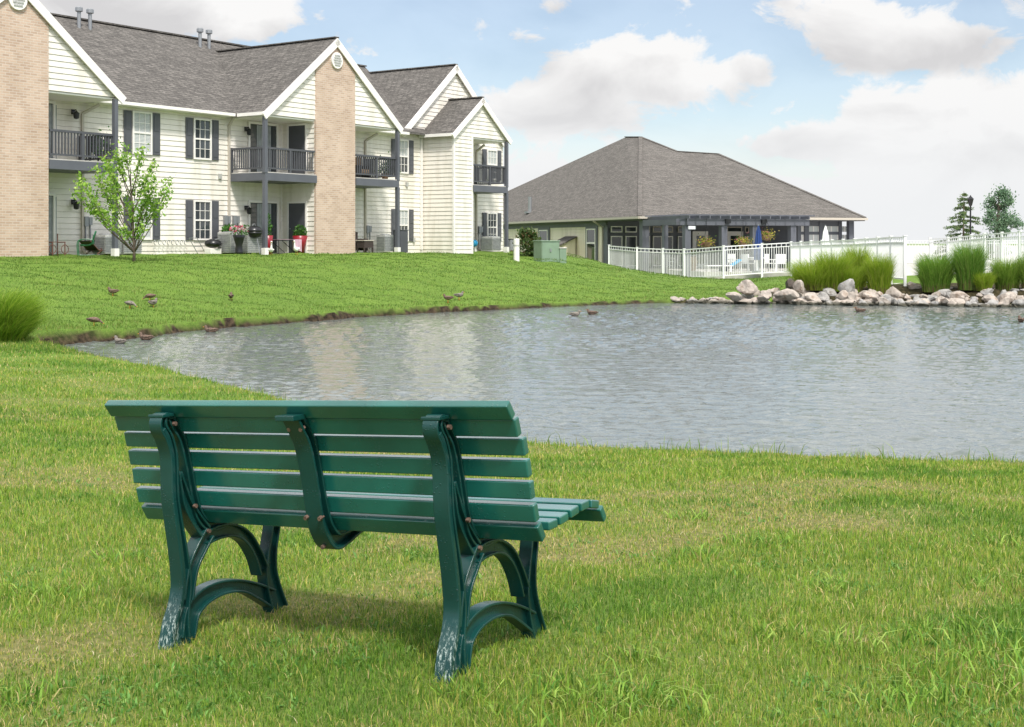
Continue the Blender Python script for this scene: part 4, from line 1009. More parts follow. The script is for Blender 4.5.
ornamental(833,291,245,36,'full yellow green grass clump left of the tall pointed boulder',n=1500)
ornamental(857,287,240,24,'tall narrow grass clump rising highest behind the left group',n=1100,Y=46.8)
ornamental(851,292,262,30,'low bright grass clump just behind the tall pointed boulder',n=1100)
ornamental(879,294,248,27,'upright yellow green grass clump beside the fence corner post',n=1400)
ornamental(936,292,248,40,'rounded mid green grass clump right of the fence corner',n=2000,cols=[(.13,.28,.035),(.19,.36,.05),(.28,.43,.07),(.38,.44,.13)])
ornamental(969,290,237,33,'tallest dark green grass clump on the right of the planting',n=2000,cols=[(.11,.26,.035),(.17,.34,.05),(.26,.41,.07),(.36,.42,.13)])
ornamental(984,291,268,22,'small low grass clump at the foot of the tallest one',n=700)
ornamental(1007,290,253,34,'loose medium grass clump near the right picture edge',n=1300,cols=[(.15,.29,.035),(.22,.37,.05),(.31,.44,.07),(.40,.45,.13)])
ornamental(1030,290,247,24,'narrow grass clump cut by the right picture edge',n=900,cols=[(.15,.29,.035),(.22,.37,.05),(.31,.44,.07),(.40,.45,.13)])
ornamental(-8,353,282,76,'big arching yellow green grass clump at the left picture edge by the pond tip',Y=24.3,n=5200,group='tall grass by the pond tip',cols=[(.13,.27,.02),(.22,.37,.03),(.33,.45,.05),(.42,.48,.10)],curl=1.15)

# ------------------------------------------------------------------ trees
LM = leafmat('leaves', transl=.4)
def leaves(pts, size, cols, wts, name, parent, flat=.5):
    P = np.array(pts); n = len(P)
    a = rng.normal(size=(n,3)); a /= np.linalg.norm(a,axis=1)[:,None]; b = rng.normal(size=(n,3)); b[:,2] *= flat; b -= a*(a*b).sum(1)[:,None]; b /= np.linalg.norm(b,axis=1)[:,None]
    s_ = size*rng.uniform(.6,1.35,(n,1)); 
    V = np.stack([P-a*s_, P+b*s_*.55, P+a*s_, P-b*s_*.55],1)
    return_ = np_mesh(name, V.reshape(-1,3), np.arange(n*4).reshape(n,4), LM, pick(cols, wts, n)); return_.parent = parent; return return_
def build_maple():
    g = G(134, 262, 36, 52); root = empty('young_maple', g, 0, 'slender young maple tree with thin light green leaves on the slope', 'tree'); s_ = g.y/F
    # branch tips in picture offsets (px) converted to metres: real limbs at random depths
    tr = MB(); lv = []
    trunk = [(0,0,-.1),(.0,.02,.5),(-.03,.0,1.0),(-.05,.03,1.6),(-.10,.02,2.3),(-.12,0,3.0)]
    tr.tube(trunk, [.055,.045,.04,.034,.026,.012], 8)
    tips = [(-60,195),(-50,170),(-66,177),(-38,150+8),(-45,205),(-30,165),(-14,160),(-28,190),(-5,150),(-15,145+8),(0,178),(8,175),(14,150),(18,163),(30,178),(37,182),(36,195),(22,205),(-20,215),(8,215),(28,188),(-42,185),(-10,195),(12,225),(-8,228),(0,205),(-25,178),(-52,187),(20,190)]
    for dx, py in tips:
        tx = dx*s_*.90; tz = (262-py)*s_*1.0; ty = random.uniform(-1,1)*.9*min(1,.4+abs(tx))
        k = min(.95, max(.16, (tz-abs(tx)*1.0-.7)/3.2)); sp = catmull(trunk, 6); st = Vector(sp[int(k*(len(sp)-1))]); e = Vector((tx,ty,tz))
        mid = st.lerp(e,.5)+Vector((0,0,-.12)); path = [st, mid.lerp(st,.5), mid, mid.lerp(e,.5)+Vector((0,0,.02)), e]
        tr.tube(path, [.022,.018,.014,.009,.004], 5)
        L_ = (e-st).length
        for _ in range(int(34+48*L_)):
            t = random.uniform(.25,1.0)**.55*1.05; q = st.lerp(e, t); rr_ = .15*(.3+.7*min(1,t)); lv.append((q.x+random.gauss(0,rr_*.62), q.y+random.gauss(0,rr_*.62), q.z+random.gauss(0,rr_*.7)-.03))
    tr.build('trunk', 'barkbrown', root, smooth=True)
    leaves(lv, .062, [(.20,.38,.05),(.31,.50,.08),(.43,.58,.14),(.14,.29,.045)], (4,5,3,1.5), 'crown', root)
build_maple()
def build_spruce():
    Y = 88; x = (963.5-512)/F*Y; root = empty('spruce_tree', (x,Y,.45), 0, 'sparse pointed spruce behind the right hand fence', 'tree')
    H = EYE+(HZ-191)/F*Y-.45; tr = MB(); tr.tube([(0,0,0),(0,0,H*.5),(0.03,0,H)], [.09,.06,.01], 7); lv = []
    z = .7
    while z < H-.1:
        nb = 6; L_ = (H-z)*.50*random.uniform(.7,1.15)+.1
        for i in range(nb):
            a = random.uniform(0,6.28); e = Vector((math.cos(a)*L_, math.sin(a)*L_, z-.12*L_+random.uniform(-.05,.12))); st = Vector((0,0,z+.1)); tr.tube([st,e], [.018,.005], 4)
            for _ in range(int(90*L_)+8):
                t = random.uniform(.15,1.02); q = st.lerp(e,t); lv.append((q.x+random.gauss(0,.05), q.y+random.gauss(0,.05), q.z-random.uniform(-.04,.13)))
        z += random.uniform(.24,.36)
    tr.build('trunk', 'barkbrown', root); leaves(lv, .06, [(.10,.17,.07),(.16,.24,.09),(.24,.30,.11)], (4,4,2), 'crown', root)  # needle colours lightened, distance haze put into them
build_spruce()
def bushy(name, px, ptop, pbase, wpx, Y, z0, label, n, size, cols, wts, cat='tree', trunk=True, shape=1.0, loc=None):
    x = (px-512)/F*Y; root = empty(name, (x,Y,z0), 0, label, cat); H = EYE+(HZ-ptop)/F*Y-z0; Wd = wpx/F*Y/2
    tr = MB(); tr.tube([(0,0,-.1),(0,0,H*.4),(.05,0,H*.85)], [.04*H,.028*H,.008*H] if trunk else [.02,.02,.01], 7); lv = []
    cl_ = []
    for _ in range(34):
        t = random.uniform(.16 if trunk else .12, .97); r = Wd*(math.sin(math.pi*min(1,(t*.88+.10)))**.7)*random.uniform(.25,1.0); a = random.uniform(0,6.28)
        e = Vector((math.cos(a)*r, math.sin(a)*r, t*H)); tr.tube([(0,0,max(.1,t*H-r*.8)), e], [.012*H if trunk else .012,.004], 4); cl_.append((e, random.uniform(.6,1.2)))
    for _ in range(n):
        e, s_ = random.choice(cl_); rr_ = Wd*.17*s_; lv.append((e.x+random.gauss(0,rr_), e.y+random.gauss(0,rr_), e.z+random.gauss(0,rr_*.85)))
    tr.build('trunk' if trunk else 'stem', 'barkbrown', root); leaves(lv, size, cols, wts, 'crown' if trunk else 'foliage', root); return root
bushy('broadleaf_tree', 998, 188, 240, 44, 92, .45, 'full dark green broadleaf tree rising behind the right hand fence', 8500, .085, [(.13,.22,.13),(.18,.29,.17),(.25,.36,.21)], (4,4,2))  # leaf colours paled to carry the haze of distance
g = G(537, 258, 50, 70)
bushy('shrub', 531, 231, 258, 34, 64, 1.0, 'loose dark shrub with reddish bits beside the clubhouse wall', 3000, .07, [(.05,.10,.025),(.09,.15,.04),(.22,.13,.07),(.14,.18,.06)], (4,4,1.2,2), 'shrub', trunk=False)

# lamp post between the trees
def lamp():
    Y = 84; x = (970.5-512)/F*Y; z0 = .5; H = EYE+(HZ-197)/F*Y-z0; r = empty('lamp_post', (x,Y,z0), 0, 'black lantern lamp post standing between the spruce and the broadleaf tree', 'lamp post')
    MB().lathe([(.12,0),(.12,.2),(.06,.3),(.05,H-.6),(.07,H-.55)], n=10).build('pole', 'black', r)
    m = MB(); m.lathe([(.10,H-.55),(.20,H-.15),(.22,H-.12),(.05,H+.05),(.02,H+.12)], n=8); m.build('lantern', 'black', r)
lamp()

# ------------------------------------------------------------------ patio things by the apartments
def place(name, px, y, label, cat, rz=0, z=0, group=None):
    p = ap(s_of(px, y), y, z-.02); return empty(name, p, TH+rz, label, cat, group)
def ac_unit(px, y, w, d, h, label, m='ac'):
    r = place('air_conditioner', px, y, label, 'air conditioner', group='air conditioners along the apartment wall')
    b = MB(); b.box(-w/2, w/2, -d/2, d/2, .05, h); b.build('casing', 'acl', r, bevel=.02)
    g = MB(); n = 9
    for i in range(n): z = .12+(h-.24)*i/(n-1); g.box(-w/2-.012, w/2+.012, -d/2-.015, -d/2-.001, z, z+.03); g.box(-w/2-.015, -w/2-.001, -d/2+.03, d/2-.03, z, z+.03)
    g.build('louvres', 'ac', r)
    f = MB(); f.lathe([(.02,h+.001),(min(w,d)*.42,h+.002),(min(w,d)*.42,h+.03),(.02,h+.03)], n=16); f.build('fan_guard', 'meter', r)
ac_unit(107,.95,.7,.7,.72,'grey air conditioner left of the porch post behind the maple'); ac_unit(126,1.2,.8,.75,.78,'grey air conditioner right of the porch post behind the maple')
ac_unit(231.5,.9,.78,.75,.85,'grey air conditioner left of the black flower urn'); ac_unit(249,.5,.9,.8,.86,'grey air conditioner between the flower urn and the kettle grill')
ac_unit(385,.9,.6,.5,.8,'small pale air conditioner left of the dark storage bin','acl'); ac_unit(491,.9,.7,.7,.75,'dark air conditioner left of the last porch post'); 
def lawn_chair():
    r = place('lawn_chair', 87, .4, 'green metal shell back lawn chair on the left patio', 'chair', rz=R(48)); r.scale = (.85,.85,.85)
    s_ = MB(); 
    # pressed shell back and seat
    vs = []; fs = []; prof = [(.26,.40,.24),(.10,.37,.26),(-.10,.38,.25),(-.20,.44,.22),(-.27,.60,.25),(-.33,.80,.26),(-.37,.95,.17),(-.38,1.0,.06)]
    n = 8
    for y, z, w in prof:
        for k in range(n+1): t = k/n*2-1; vs.append((t*w, y+.05*t*t*(1 if z > .5 else 0), z+.04*t*t*(1 if z < .5 else 0)))
    for i in range(len(prof)-1):
        for k in range(n): a = i*(n+1)+k; fs.append((a,a+1,a+n+2,a+n+1))
    s_.add(vs, fs); o = s_.build('seat', 'greenpaint', r, smooth=True); md = o.modifiers.new('t','SOLIDIFY'); md.thickness = .02
    f = MB()
    for sx in (-.28,.28): f.tube(catmull([(sx,-.25,.45),(sx,-.24,.62),(sx,.0,.66),(sx,.28,.62),(sx,.36,.45),(sx,.33,.05),(sx,.25,.02),(sx,-.15,.02),(sx,-.36,.05)],4), .018, 6)
    f.tube([(-.28,.2,.38),(.28,.2,.38)], .016, 6); f.tube([(-.28,-.36,.05),(.28,-.36,.05)], .016, 6); f.build('frame', 'greenpaint', r)
lawn_chair()
def plant_stand():
    r = place('garden_seat', 55, 1.0, 'small rusty scrolled metal seat against the brick chimney', 'seat')
    f = MB()
    for sx in (-.25,.25):
        f.tube([(sx,-.2,0),(sx,-.2,.45)], .02, 6); f.tube([(sx,.2,0),(sx,.2,.75)], .02, 6); f.tube([(sx,-.2,.45),(sx,.2,.45)], .015, 6)
        f.tube([(sx+.15*math.cos(t/10*6.28),-.2,.22+.15*math.sin(t/10*6.28)) for t in range(11)], .014, 5)
    f.build('frame', 'rust', r); q = MB()
    for i in range(6): q.box(-.28,.28,-.2+i*.08,-.16+i*.08,.45,.475)
    q.build('seat', 'rust', r)
plant_stand()
def garden_lounger():
    r = place('reclining_chair', 97, 1.0, 'low rust coloured reclining chair frame beside the green chair', 'chair', rz=R(10))
    f = MB()
    for sy in (-.25,.25):
        f.tube([(-.6,sy,.5),(-.2,sy,.18),(.6,sy,.14)], .02, 6); f.tube([(-.35,sy,.0),(.2,sy,.3)], .016, 6); f.tube([(.25,sy,0),(-.1,sy,.25)], .016, 6)
    f.build('frame', 'rust', r); q = MB(); q.bar((-.6,0,.5),(-.2,0,.19), .48,.02); q.bar((-.2,0,.19),(.6,0,.15), .48,.02); q.build('sling', 'black', r)
garden_lounger()
# tiny fence ornament: row of small white cut-out pickets on the wall foot
r = place('wall_ornament', 171, 1.72, 'row of small grey cut out shapes fixed low on the wall between two windows', 'ornament', z=.38)
m = MB()
for i, w_ in enumerate((.10,.08,.10,.05,.05,.12,.09,.10)): 
    x = -.75+i*.21; m.tube([(x+.07*math.cos(t/8*5),0,.07+.09*math.sin(t/8*5)) for t in range(9)], .014, 5)
m.build('cut_out_shapes', 'meter', r)
r = place('folded_chair', 198, 1.3, 'folded light metal chair frame leaning by the wall', 'chair')
f = MB()
for sy in (-.2,.2): f.tube([(-.25+sy,0,.62),(.2+sy,0,0)], .015, 6); 
f.tube([(-.45,0,.62),(-.05,0,.62)], .015, 6); f.tube([(-.2,0,.3),(.2,0,.3)], .015, 6); f.build('frame', 'meter', r)
def table_grill():
    r = place('tabletop_grill', 213, 1.1, 'small black portable grill on a white stand at the wall', 'grill')
    MB().box(-.28,.28,-.18,.18,0,.22).build('stand', 'white', r, bevel=.02)
    b = MB(); b.lathe([(.1,.24),(.28,.30),(.33,.38),(.33,.42),(.28,.52),(.1,.58),(.01,.59)], n=14); b.build('body', 'black', r, smooth=True); b = MB(); b.tube([(-.08,-.2,.55),(0,-.25,.58),(.08,-.2,.55)], .015, 5); b.build('handle', 'meter', r)
table_grill()
def kettle():
    r = place('kettle_grill', 254, .1, 'round black kettle grill on tripod legs in front of the sliding door', 'grill')
    b = MB(); b.lathe([(.05,.62),(.22,.66),(.32,.80),(.33,.86)], n=18); b.build('bowl', 'black', r, smooth=True)
    b = MB(); b.lathe([(.335,.865),(.32,.95),(.22,1.06),(.05,1.11),(.01,1.11)], n=18); l = b.build('lid', 'black', r, smooth=True); MB().tube([(-.07,0,1.10),(-.05,0,1.17),(.05,0,1.17),(.07,0,1.10)], .015, 5).build('handle', 'meter', l)
    for k in range(3): a = k*2.09+.5; MB().tube([(.15*math.cos(a),.15*math.sin(a),.68),(.34*math.cos(a),.34*math.sin(a),0)], .016, 6).build('leg', 'meter', r)
kettle()
def planter(px, y, prof, m, label, fol, name='planter', cols=None, wts=None, fh=.3, fr=.22, fl=None):
    r = place(name, px, y, label, 'planter'); b = MB(); b.lathe(prof, n=16); b.build('pot', m, r, smooth=True)
    top = prof[-1][1]; pts = []
    for _ in range(fol): a = random.uniform(0,6.28); q = math.sqrt(random.random())*fr; pts.append((q*math.cos(a), q*math.sin(a), top+random.random()*fh*(1-(q/fr)**2*.5)))
    f = leaves(pts, .055, cols or [(.04,.13,.02),(.07,.19,.03),(.11,.24,.05)], wts or (3,3,2), 'foliage', r)
    if fl:
        pts = [(random.gauss(0,fr*.5), random.gauss(0,fr*.5), top+fh*.35+random.random()*fh*.6) for _ in range(fl)]
        leaves(pts, .06, [(.75,.70,.68),(.65,.12,.20),(.7,.35,.42)], (4,2,2), 'flowers', r)
planter(239,-.1,[(.18,0),(.15,.1),(.13,.35),(.2,.6),(.24,.72),(.2,.74)],'black','tall black urn of white and red flowers beside the grill',120,'flower_urn',fr=.34,fh=.36,fl=110)
planter(268,.25,[(.12,0),(.16,.35),(.2,.72),(.17,.73)],'redpot','narrow tall red pot with thin green plant behind the post',200,fh=.9,fr=.16)
planter(300,.55,[(.16,0),(.24,.4),(.31,.72),(.27,.73)],'redpot','wide flared red pot with rounded green plant by the storage door',320,fh=.45,fr=.28)
planter(229,1.3,[(.2,.0),(.22,.3),(.2,.88)],'black','leafy green plant in a dark pot behind the left air conditioner',260,fh=.3,fr=.28)
planter(246.5,1.25,[(.2,0),(.22,.3),(.2,.9)],'black','leafy green plant in a dark pot behind the grill side air conditioner',220,fh=.28,fr=.28)
def side_table():
    r = place('patio_table', 284, .3, 'low folding table with a pink cloth between the two red pots', 'table')
    MB().box(-.62,.62,-.25,.25,.52,.56).build('top', 'black', r)
    for sx in (-.3,.3): MB().tube([(sx-.2,-.2,0),(sx+.2,.2,.52)], .015, 5).build('leg', 'black', r); MB().tube([(sx+.2,-.2,0),(sx-.2,.2,.52)], .015, 5).build('leg', 'black', r)
    c = MB(); n = 8; vs = []; fs = []
    for i in range(n+1):
        x = -.55+i*.16; vs += [(x,-.27,.575+.005*math.sin(i*2)),(x,.27,.575)]
    for i in range(n): fs.append((2*i,2*i+1,2*i+3,2*i+2))
    c.add(vs, fs); c.add([(.30,-.272,.575),(.72,-.272,.575),(.70,-.30,.08),(.34,-.29,.18)],[(0,1,2,3)]); c.add([(.73,-.27,.575),(.73,.27,.575),(.75,.25,.1),(.75,-.25,.12)],[(0,1,2,3)])
    o = c.build('tablecloth', 'pink'); o.parent = None; o.matrix_world = r.matrix_world; o.location = r.location; o.rotation_euler = r.rotation_euler; md = o.modifiers.new('t','SOLIDIFY'); md.thickness = .008
    tag(o, 'pale pink cloth draped over the low patio table', 'tablecloth')
side_table()
def wicker():
    r = place('patio_chair', 357, .9, 'dark wicker armchair on the patio right of the brick chimney', 'chair')
    MB().box(-.32,.32,-.3,.3,.22,.40).build('seat', 'wicker', r, bevel=.03); MB().box(-.32,.32,.22,.32,.40,.92).build('backrest', 'wicker', r, bevel=.03)
    for s_ in (-1,1): MB().box(s_*.36-.05,s_*.36+.05,-.3,.3,.1,.62).build('armrest', 'wicker', r, bevel=.02)
    MB().box(-.27,.27,-.28,.2,.405,.48).build('cushion', 'black', r, bevel=.03)
wicker()
def wicker_table():
    r = place('patio_table', 365, .3, 'small dark wicker table with pale top beside the armchair', 'table'); MB().box(-.33,.33,-.25,.25,.52,.56).build('top', 'alu', r)
    MB().box(-.3,.3,-.22,.22,.22,.515).build('apron', 'wicker', r)
    for a in (-1,1):
        for b in (-1,1): MB().box(a*.27-.03,a*.27+.03,b*.19-.03,b*.19+.03,0,.22).build('leg', 'wicker', r)
wicker_table()
def balcony_things():
    r = place('balcony_chair', 361, 1.0, 'cushioned chair on the upper balcony right of the brick chimney', 'chair', z=3.22)
    MB().box(-.3,.3,-.28,.28,.25,.42).build('seat', 'potbrown', r, bevel=.03); MB().box(-.3,.3,.2,.3,.42,.98).build('backrest', 'potbrown', r, bevel=.03)
    for a in (-1,1): MB().box(a*.3-.03,a*.3+.03,-.26,.26,0,.6).build('armrest', 'black', r)
    r = place('balcony_chair', 100, .9, 'dark frame chair on the leftmost upper balcony', 'chair', z=3.22)
    MB().box(-.28,.28,-.26,.26,.38,.42).build('seat', 'black', r); MB().box(-.28,.28,.22,.26,.42,.92).build('backrest', 'black', r)
    for a in (-1,1):
        for b in (-1,1): MB().box(a*.25-.02,a*.25+.02,b*.22-.02,b*.22+.02,0,.38).build('leg', 'black', r)
    for px, lab in ((106,'leafy potted plant on the leftmost upper balcony'),(385,'leafy potted plant on the balcony right of the brick chimney')):
        r = place('potted_plant', px, .5, lab, 'plant', z=3.22); MB().lathe([(.12,0),(.17,.28),(.15,.29)], n=12).build('pot', 'potbrown', r)
        pts = [(random.gauss(0,.2), random.gauss(0,.2), .3+abs(random.gauss(0,.32))) for _ in range(260)]; leaves(pts, .055, [(.03,.10,.02),(.06,.16,.03)], (1,1), 'foliage', r)
balcony_things()
def bin_():
    r = place('storage_bin', 400.5, .55, 'tall charcoal storage bin below the window right of the post', 'bin'); MB().box(-.27,.27,-.22,.22,0,.98).build('body', 'grey', r, bevel=.02); MB().box(-.29,.29,-.24,.24,.983,1.03).build('lid', 'grey', r, bevel=.015)
bin_()
r = place('hose_reel', 473.5, 1.3, 'bright blue hose reel near the last balcony', 'hose reel'); m = MB(); m.tube([(-.13,0,.42),(-.08,0,.42)], .17, 14); m.tube([(.08,0,.42),(.13,0,.42)], .17, 14); m.tube([(-.09,0,.42),(.09,0,.42)], .12, 12); m.build('reel', 'blue', r)
m = MB(); m.bar((-.15,0,.42),(-.18,0,0),.03,.14); m.bar((.15,0,.42),(.18,0,0),.03,.14); m.build('stand', 'white', r)
r = place('storage_bin', 509.5, .5, 'dark box standing right of the last porch post', 'bin'); MB().box(-.2,.2,-.2,.2,0,.6).build('body', 'ac', r, bevel=.02); MB().box(-.21,.21,-.21,.21,.603,.64).build('lid', 'black', r)
# white pipe marker + transformer boxes
def at_px(px, py, Y): return W(px, py, Y)
p = at_px(516.5, 259, 57); r = empty('utility_post', p, 0, 'short round white utility post on the crest of the slope', 'post'); MB().lathe([(.125,-.3),(.125,.85),(.10,.87),(.01,.875)], n=16).build('pipe', 'white', r, smooth=False); MB().lathe([(.135,.55),(.135,.62)], n=16).build('band', 'acl', r)
p = at_px(546.5, 259.5, 60); r = empty('transformer_box', p, R(28), 'large sage green electrical transformer box beside the shrub', 'utility box')
b = MB(); b.box(-.46,.46,-.38,.38,-.4,.80); b.build('cabinet', 'boxgreen', r, bevel=.02); b = MB(); b.box(-.49,.49,-.41,.41,.802,.86); b.build('lid', 'boxgreen', r, bevel=.015); b = MB(); b.box(-.43,.43,-.396,-.383,-.1,.75); b.build('door', 'boxgreen', r); MB().box(-.05,.02,-.43,-.397,.35,.5).build('handle', 'meter', r)
p = at_px(562, 262.5, 60); r = empty('utility_pedestal', p, R(20), 'small pale green pedestal box right of the transformer', 'utility box'); MB().box(-.17,.17,-.14,.14,-.4,.62).build('cabinet', 'boxgreen', r, bevel=.03); MB().box(-.19,.19,-.16,.16,.62,.68).build('cap', 'acl', r, bevel=.02)

# ------------------------------------------------------------------ birds
def bird(g, heading, s_, m, label, neck='tucked', swim=False, group=None, bill='bill'):
    r = empty('duck', g, heading, label, 'duck', group); z0 = -.03 if swim else .07*s_/.3
    k = s_
    if neck == 'up': sp = [(-.52,0,.42,.02),(-.42,0,.36,.07),(-.22,0,.30,.15),(0,0,.27,.19),(.2,0,.28,.17),(.33,0,.38,.11),(.37,0,.55,.07),(.38,0,.75,.06),(.40,0,.88,.075),(.46,0,.92,.07),(.52,0,.90,.03)]
    elif neck == 'graze': sp = [(-.52,0,.36,.02),(-.4,0,.32,.08),(-.2,0,.29,.16),(.05,0,.28,.18),(.24,0,.25,.15),(.38,0,.20,.08),(.47,0,.12,.065),(.53,0,.07,.06),(.57,0,.04,.025)]
    else: sp = [(-.55,0,.30,.02),(-.42,0,.27,.07),(-.22,0,.24,.15),(.0,0,.23,.19),(.2,0,.26,.17),(.3,0,.36,.12),(.33,0,.46,.10),(.38,0,.50,.09),(.44,0,.48,.04)]
    sp = catmull(sp, 3); b = MB(); pts = [(x*k,y*k,z*k+z0) for x,y,z,_ in sp]; b.tube(pts, [max(q[3],.004)*k for q in sp], 12)
    b.build('body', m, r, smooth=True)
    e = Vector(pts[-1]); q = MB(); d = Vector((.10,0,-.02 if neck != 'graze' else -.05))*k; q.tube([e-d*.2, e+d*.5, e+d], [.028*k,.022*k,.010*k], 8); q.build('bill', bill, r)
    for sg in (-1,1):
        w_ = MB(); w_.tube([(.2*k,sg*.13*k,.28*k+z0),(.0,sg*.175*k,.30*k+z0),(-.25*k,sg*.12*k,.33*k+z0),(-.45*k,sg*.05*k,.36*k+z0)], [.03*k,.075*k,.06*k,.012*k], 8); w_.build('wing', m if m != 'duckwhite' else 'duckwhite', r, smooth=True)
        if not swim:
            l = MB(); l.tube([(.0,sg*.07*k,.14*k+z0),(.0,sg*.07*k,.0)], .018*k, 6); l.box(-.02*k,.10*k,sg*.07*k-.04*k,sg*.07*k+.04*k,0,.015*k); l.build('leg', bill, r)
    return r
for px, py, hd, nk, lab, m_ in ((113,296,R(170),'tucked','brown duck resting highest and leftmost on the slope','duck'),(150,301,R(175),'graze','largest brown duck of the pair, facing left above the other','duck'),
        (153,308,R(60),'tucked','brown duck directly below the largest one on the slope','duckgrey'),(130,309,R(-20),'graze','pale grey duck grazing between its neighbours on the slope','duckgrey'),
        (94,326,R(10),'graze','brown duck feeding close above the pond bank','duck'),(231,301,R(100),'tucked','lone dark duck on the slope far right of the other ducks','duck')):
    g = G(px, py, 26, 50); g.z -= .03; bird(g, hd, .32, m_, lab, nk, group='ducks on the grass slope')
for px, py, hd, lab, m_ in ((146,340,R(175),'brown duck sitting at the waterline under the bank','duck'),(120,344,R(150),'pale duck half hidden at the waterline left of the brown one','duckgrey'),(211,332.5,R(190),'dark duck tucked under the bank further right','duck'),
        (860,312,R(175),'brown duck swimming before the rock row','duck'),(592,314.5,R(170),'dark duck swimming near the grassy far bank','duck'),(575,316,R(10),'second small duck swimming left of the dark one','duckgrey'),(1021,322,R(90),'duck swimming at the right picture edge','duck'),(448,303,R(170),'small duck low on the bank in the middle distance','duck'),(459,300.5,R(20),'right duck of the pair low on the bank','duckgrey')):
    if py > 305: Y = F*EYE/(py-HZ); g = Vector(((px-512)/F*Y, Y, 0)); sw = True
    else: g = G(px, py, 30, 60); sw = False
    bird(g, hd, .34, m_, lab, 'tucked', sw, group='ducks at the water')
for px, py, hd, lab in ((271,257,R(-75),'white duck with raised neck in front of the porch post'),(296.5,257,R(-105),'white duck with raised neck in front of the wide red pot')):
    p = ap(s_of(px,-1.3), -1.3); p.z = gz1(p.x, p.y); bird(p, hd, .48, 'duckwhite', lab, 'up', group='white ducks by the patio')

# ------------------------------------------------------------------ pool side things
def pool_things():
    def umb(px, ptop, Y, m_, label):
        x = (px-512)/F*Y; z0 = .55; r = empty('closed_umbrella', (x,Y,z0), 0, label, 'umbrella'); H = EYE+(HZ-ptop)/F*Y-z0
        MB().lathe([(.35,0),(.35,.08),(.03,.1),(.025,H),(.02,H+.05)], n=10).build('pole', 'meter', r)
        m = MB(); vs = []; n = 16; prof = [(.03,H),(.12,H-.3),(.20,H-.9),(.26,H-1.5),(.24,H-1.75)]
        for rr_, z in prof:
            for k in range(n): q = rr_*(1 if k%2 else .72); a = k/n*6.283; vs.append((q*math.cos(a), q*math.sin(a), z))
        m.add(vs, [(i*n+k, i*n+(k+1)%n, (i+1)*n+(k+1)%n, (i+1)*n+k) for i in range(len(prof)-1) for k in range(n)]); m.build('canopy', m_, r)
    umb(758.5, 225.5, 67.6, 'navy', 'closed navy blue umbrella standing in front of the pergola'); umb(825.5, 226, 62.5, 'canvas', 'closed white umbrella in front of the sunroom windows')
    def basket(px, pc, label):
        Y = cl(cx_of(px,-4.9),-4.9).y; x = (px-512)/F*Y; z = EYE+(HZ-pc)/F*Y; r = empty('hanging_basket', (x,Y,z), 0, label, 'hanging basket')
        MB().lathe([(.05,-.28),(.2,-.2),(.28,0),(.27,.01)], n=12).build('basket', 'potbrown', r)
        m = MB(); top = ZT+CZ-z-.05
        for a in (0,2.1,4.2): m.tube([(.26*math.cos(a),.26*math.sin(a),0),(0,0,min(.9,top))], .008, 4)
        m.tube([(0,0,min(.9,top)-.02),(0,0,top)], .01, 4); m.build('chain', 'black', r)
        pts = [(random.gauss(0,.22), random.gauss(0,.22), random.gauss(.04,.13)) for _ in range(420)]
        leaves(pts, .05, [(.10,.20,.04),(.45,.38,.05),(.50,.42,.12),(.40,.12,.15)], (3,3,2,1), 'foliage', r)
    basket(706.5,242.5,'leftmost yellow flowered hanging basket on the pergola'); basket(743,242,'yellow flowered hanging basket just left of the navy umbrella'); basket(766.5,235.5,'higher flowered hanging basket just right of the navy umbrella')
    def chair(px, Y, rz, label):
        r = empty('pool_chair', ((px-512)/F*Y, Y, .545), rz, label, 'chair', 'white pool chairs behind the fence')
        MB().box(-.26,.26,-.26,.26,.40,.44).build('seat', 'canvas', r); m = MB(); m.box(-.26,.26,.22,.26,.46,.92); m.build('backrest', 'canvas', r)
        for a in (-1,1):
            MB().box(a*.28-.02,a*.28+.02,-.26,.26,.60,.64).build('armrest', 'fence_white', r)
            for b in (-1,1): MB().box(a*.26-.02,a*.26+.02,b*.24-.02,b*.24+.02,0,.60 if b < 0 else .92).build('leg', 'fence_white', r)
    for px, Y, rz, lab in ((733,71.5,.3,'white pool chair left of the navy umbrella'),(748,71,2.2,'white pool chair under the yellow basket near the umbrella'),(771,71,1.0,'white pool chair right of the navy umbrella'),(781,70.5,2.9,'second white pool chair right of the navy umbrella'),(668,78,.5,'white pool chair under the leftmost pergola beam'),(812,64,1.6,'white pool chair behind the left end of the grass clumps')): chair(px, Y, rz, lab)
    Y = 70.2; r = empty('pool_table', ((757-512)/F*Y, Y, .545), 0, 'round white pool table beside the navy umbrella', 'table'); MB().lathe([(.55,.70),(.55,.74)], n=24).build('top', 'fence_white', r); MB().lathe([(.3,0),(.3,.03),(.04,.05),(.04,.70)], n=12).build('pedestal', 'fence_white', r)
    Y = 70.4; r = empty('sun_lounger', ((722-512)/F*Y, Y, .545), .15, 'low blue and white sun lounger left of the navy umbrella', 'sun lounger'); MB().box(-.9,.5,-.3,.3,.28,.33).build('bed', 'canvas', r); m = MB(); m.bar((.5,0,.31),(1.0,0,.62),.6,.05); m.build('backrest', 'blue', r)
    for a in (-.8,.4):
        for b in (-.26,.26): MB().box(a-.025,a+.025,b-.025,b+.025,0,.28).build('leg', 'fence_white', r)
    Y = 72; r = empty('urn_planter', ((692-512)/F*Y, Y, .545), 0, 'brown urn planter at the foot of the left pergola post', 'planter'); MB().lathe([(.18,0),(.25,.2),(.3,.5),(.22,.75),(.26,.8)], n=14).build('pot', 'potbrown', r)
    pts = [(random.gauss(0,.15), random.gauss(0,.15), .85+abs(random.gauss(0,.15))) for _ in range(120)]; leaves(pts, .05, [(.06,.14,.03),(.3,.15,.12)], (3,1), 'foliage', r)
pool_things()

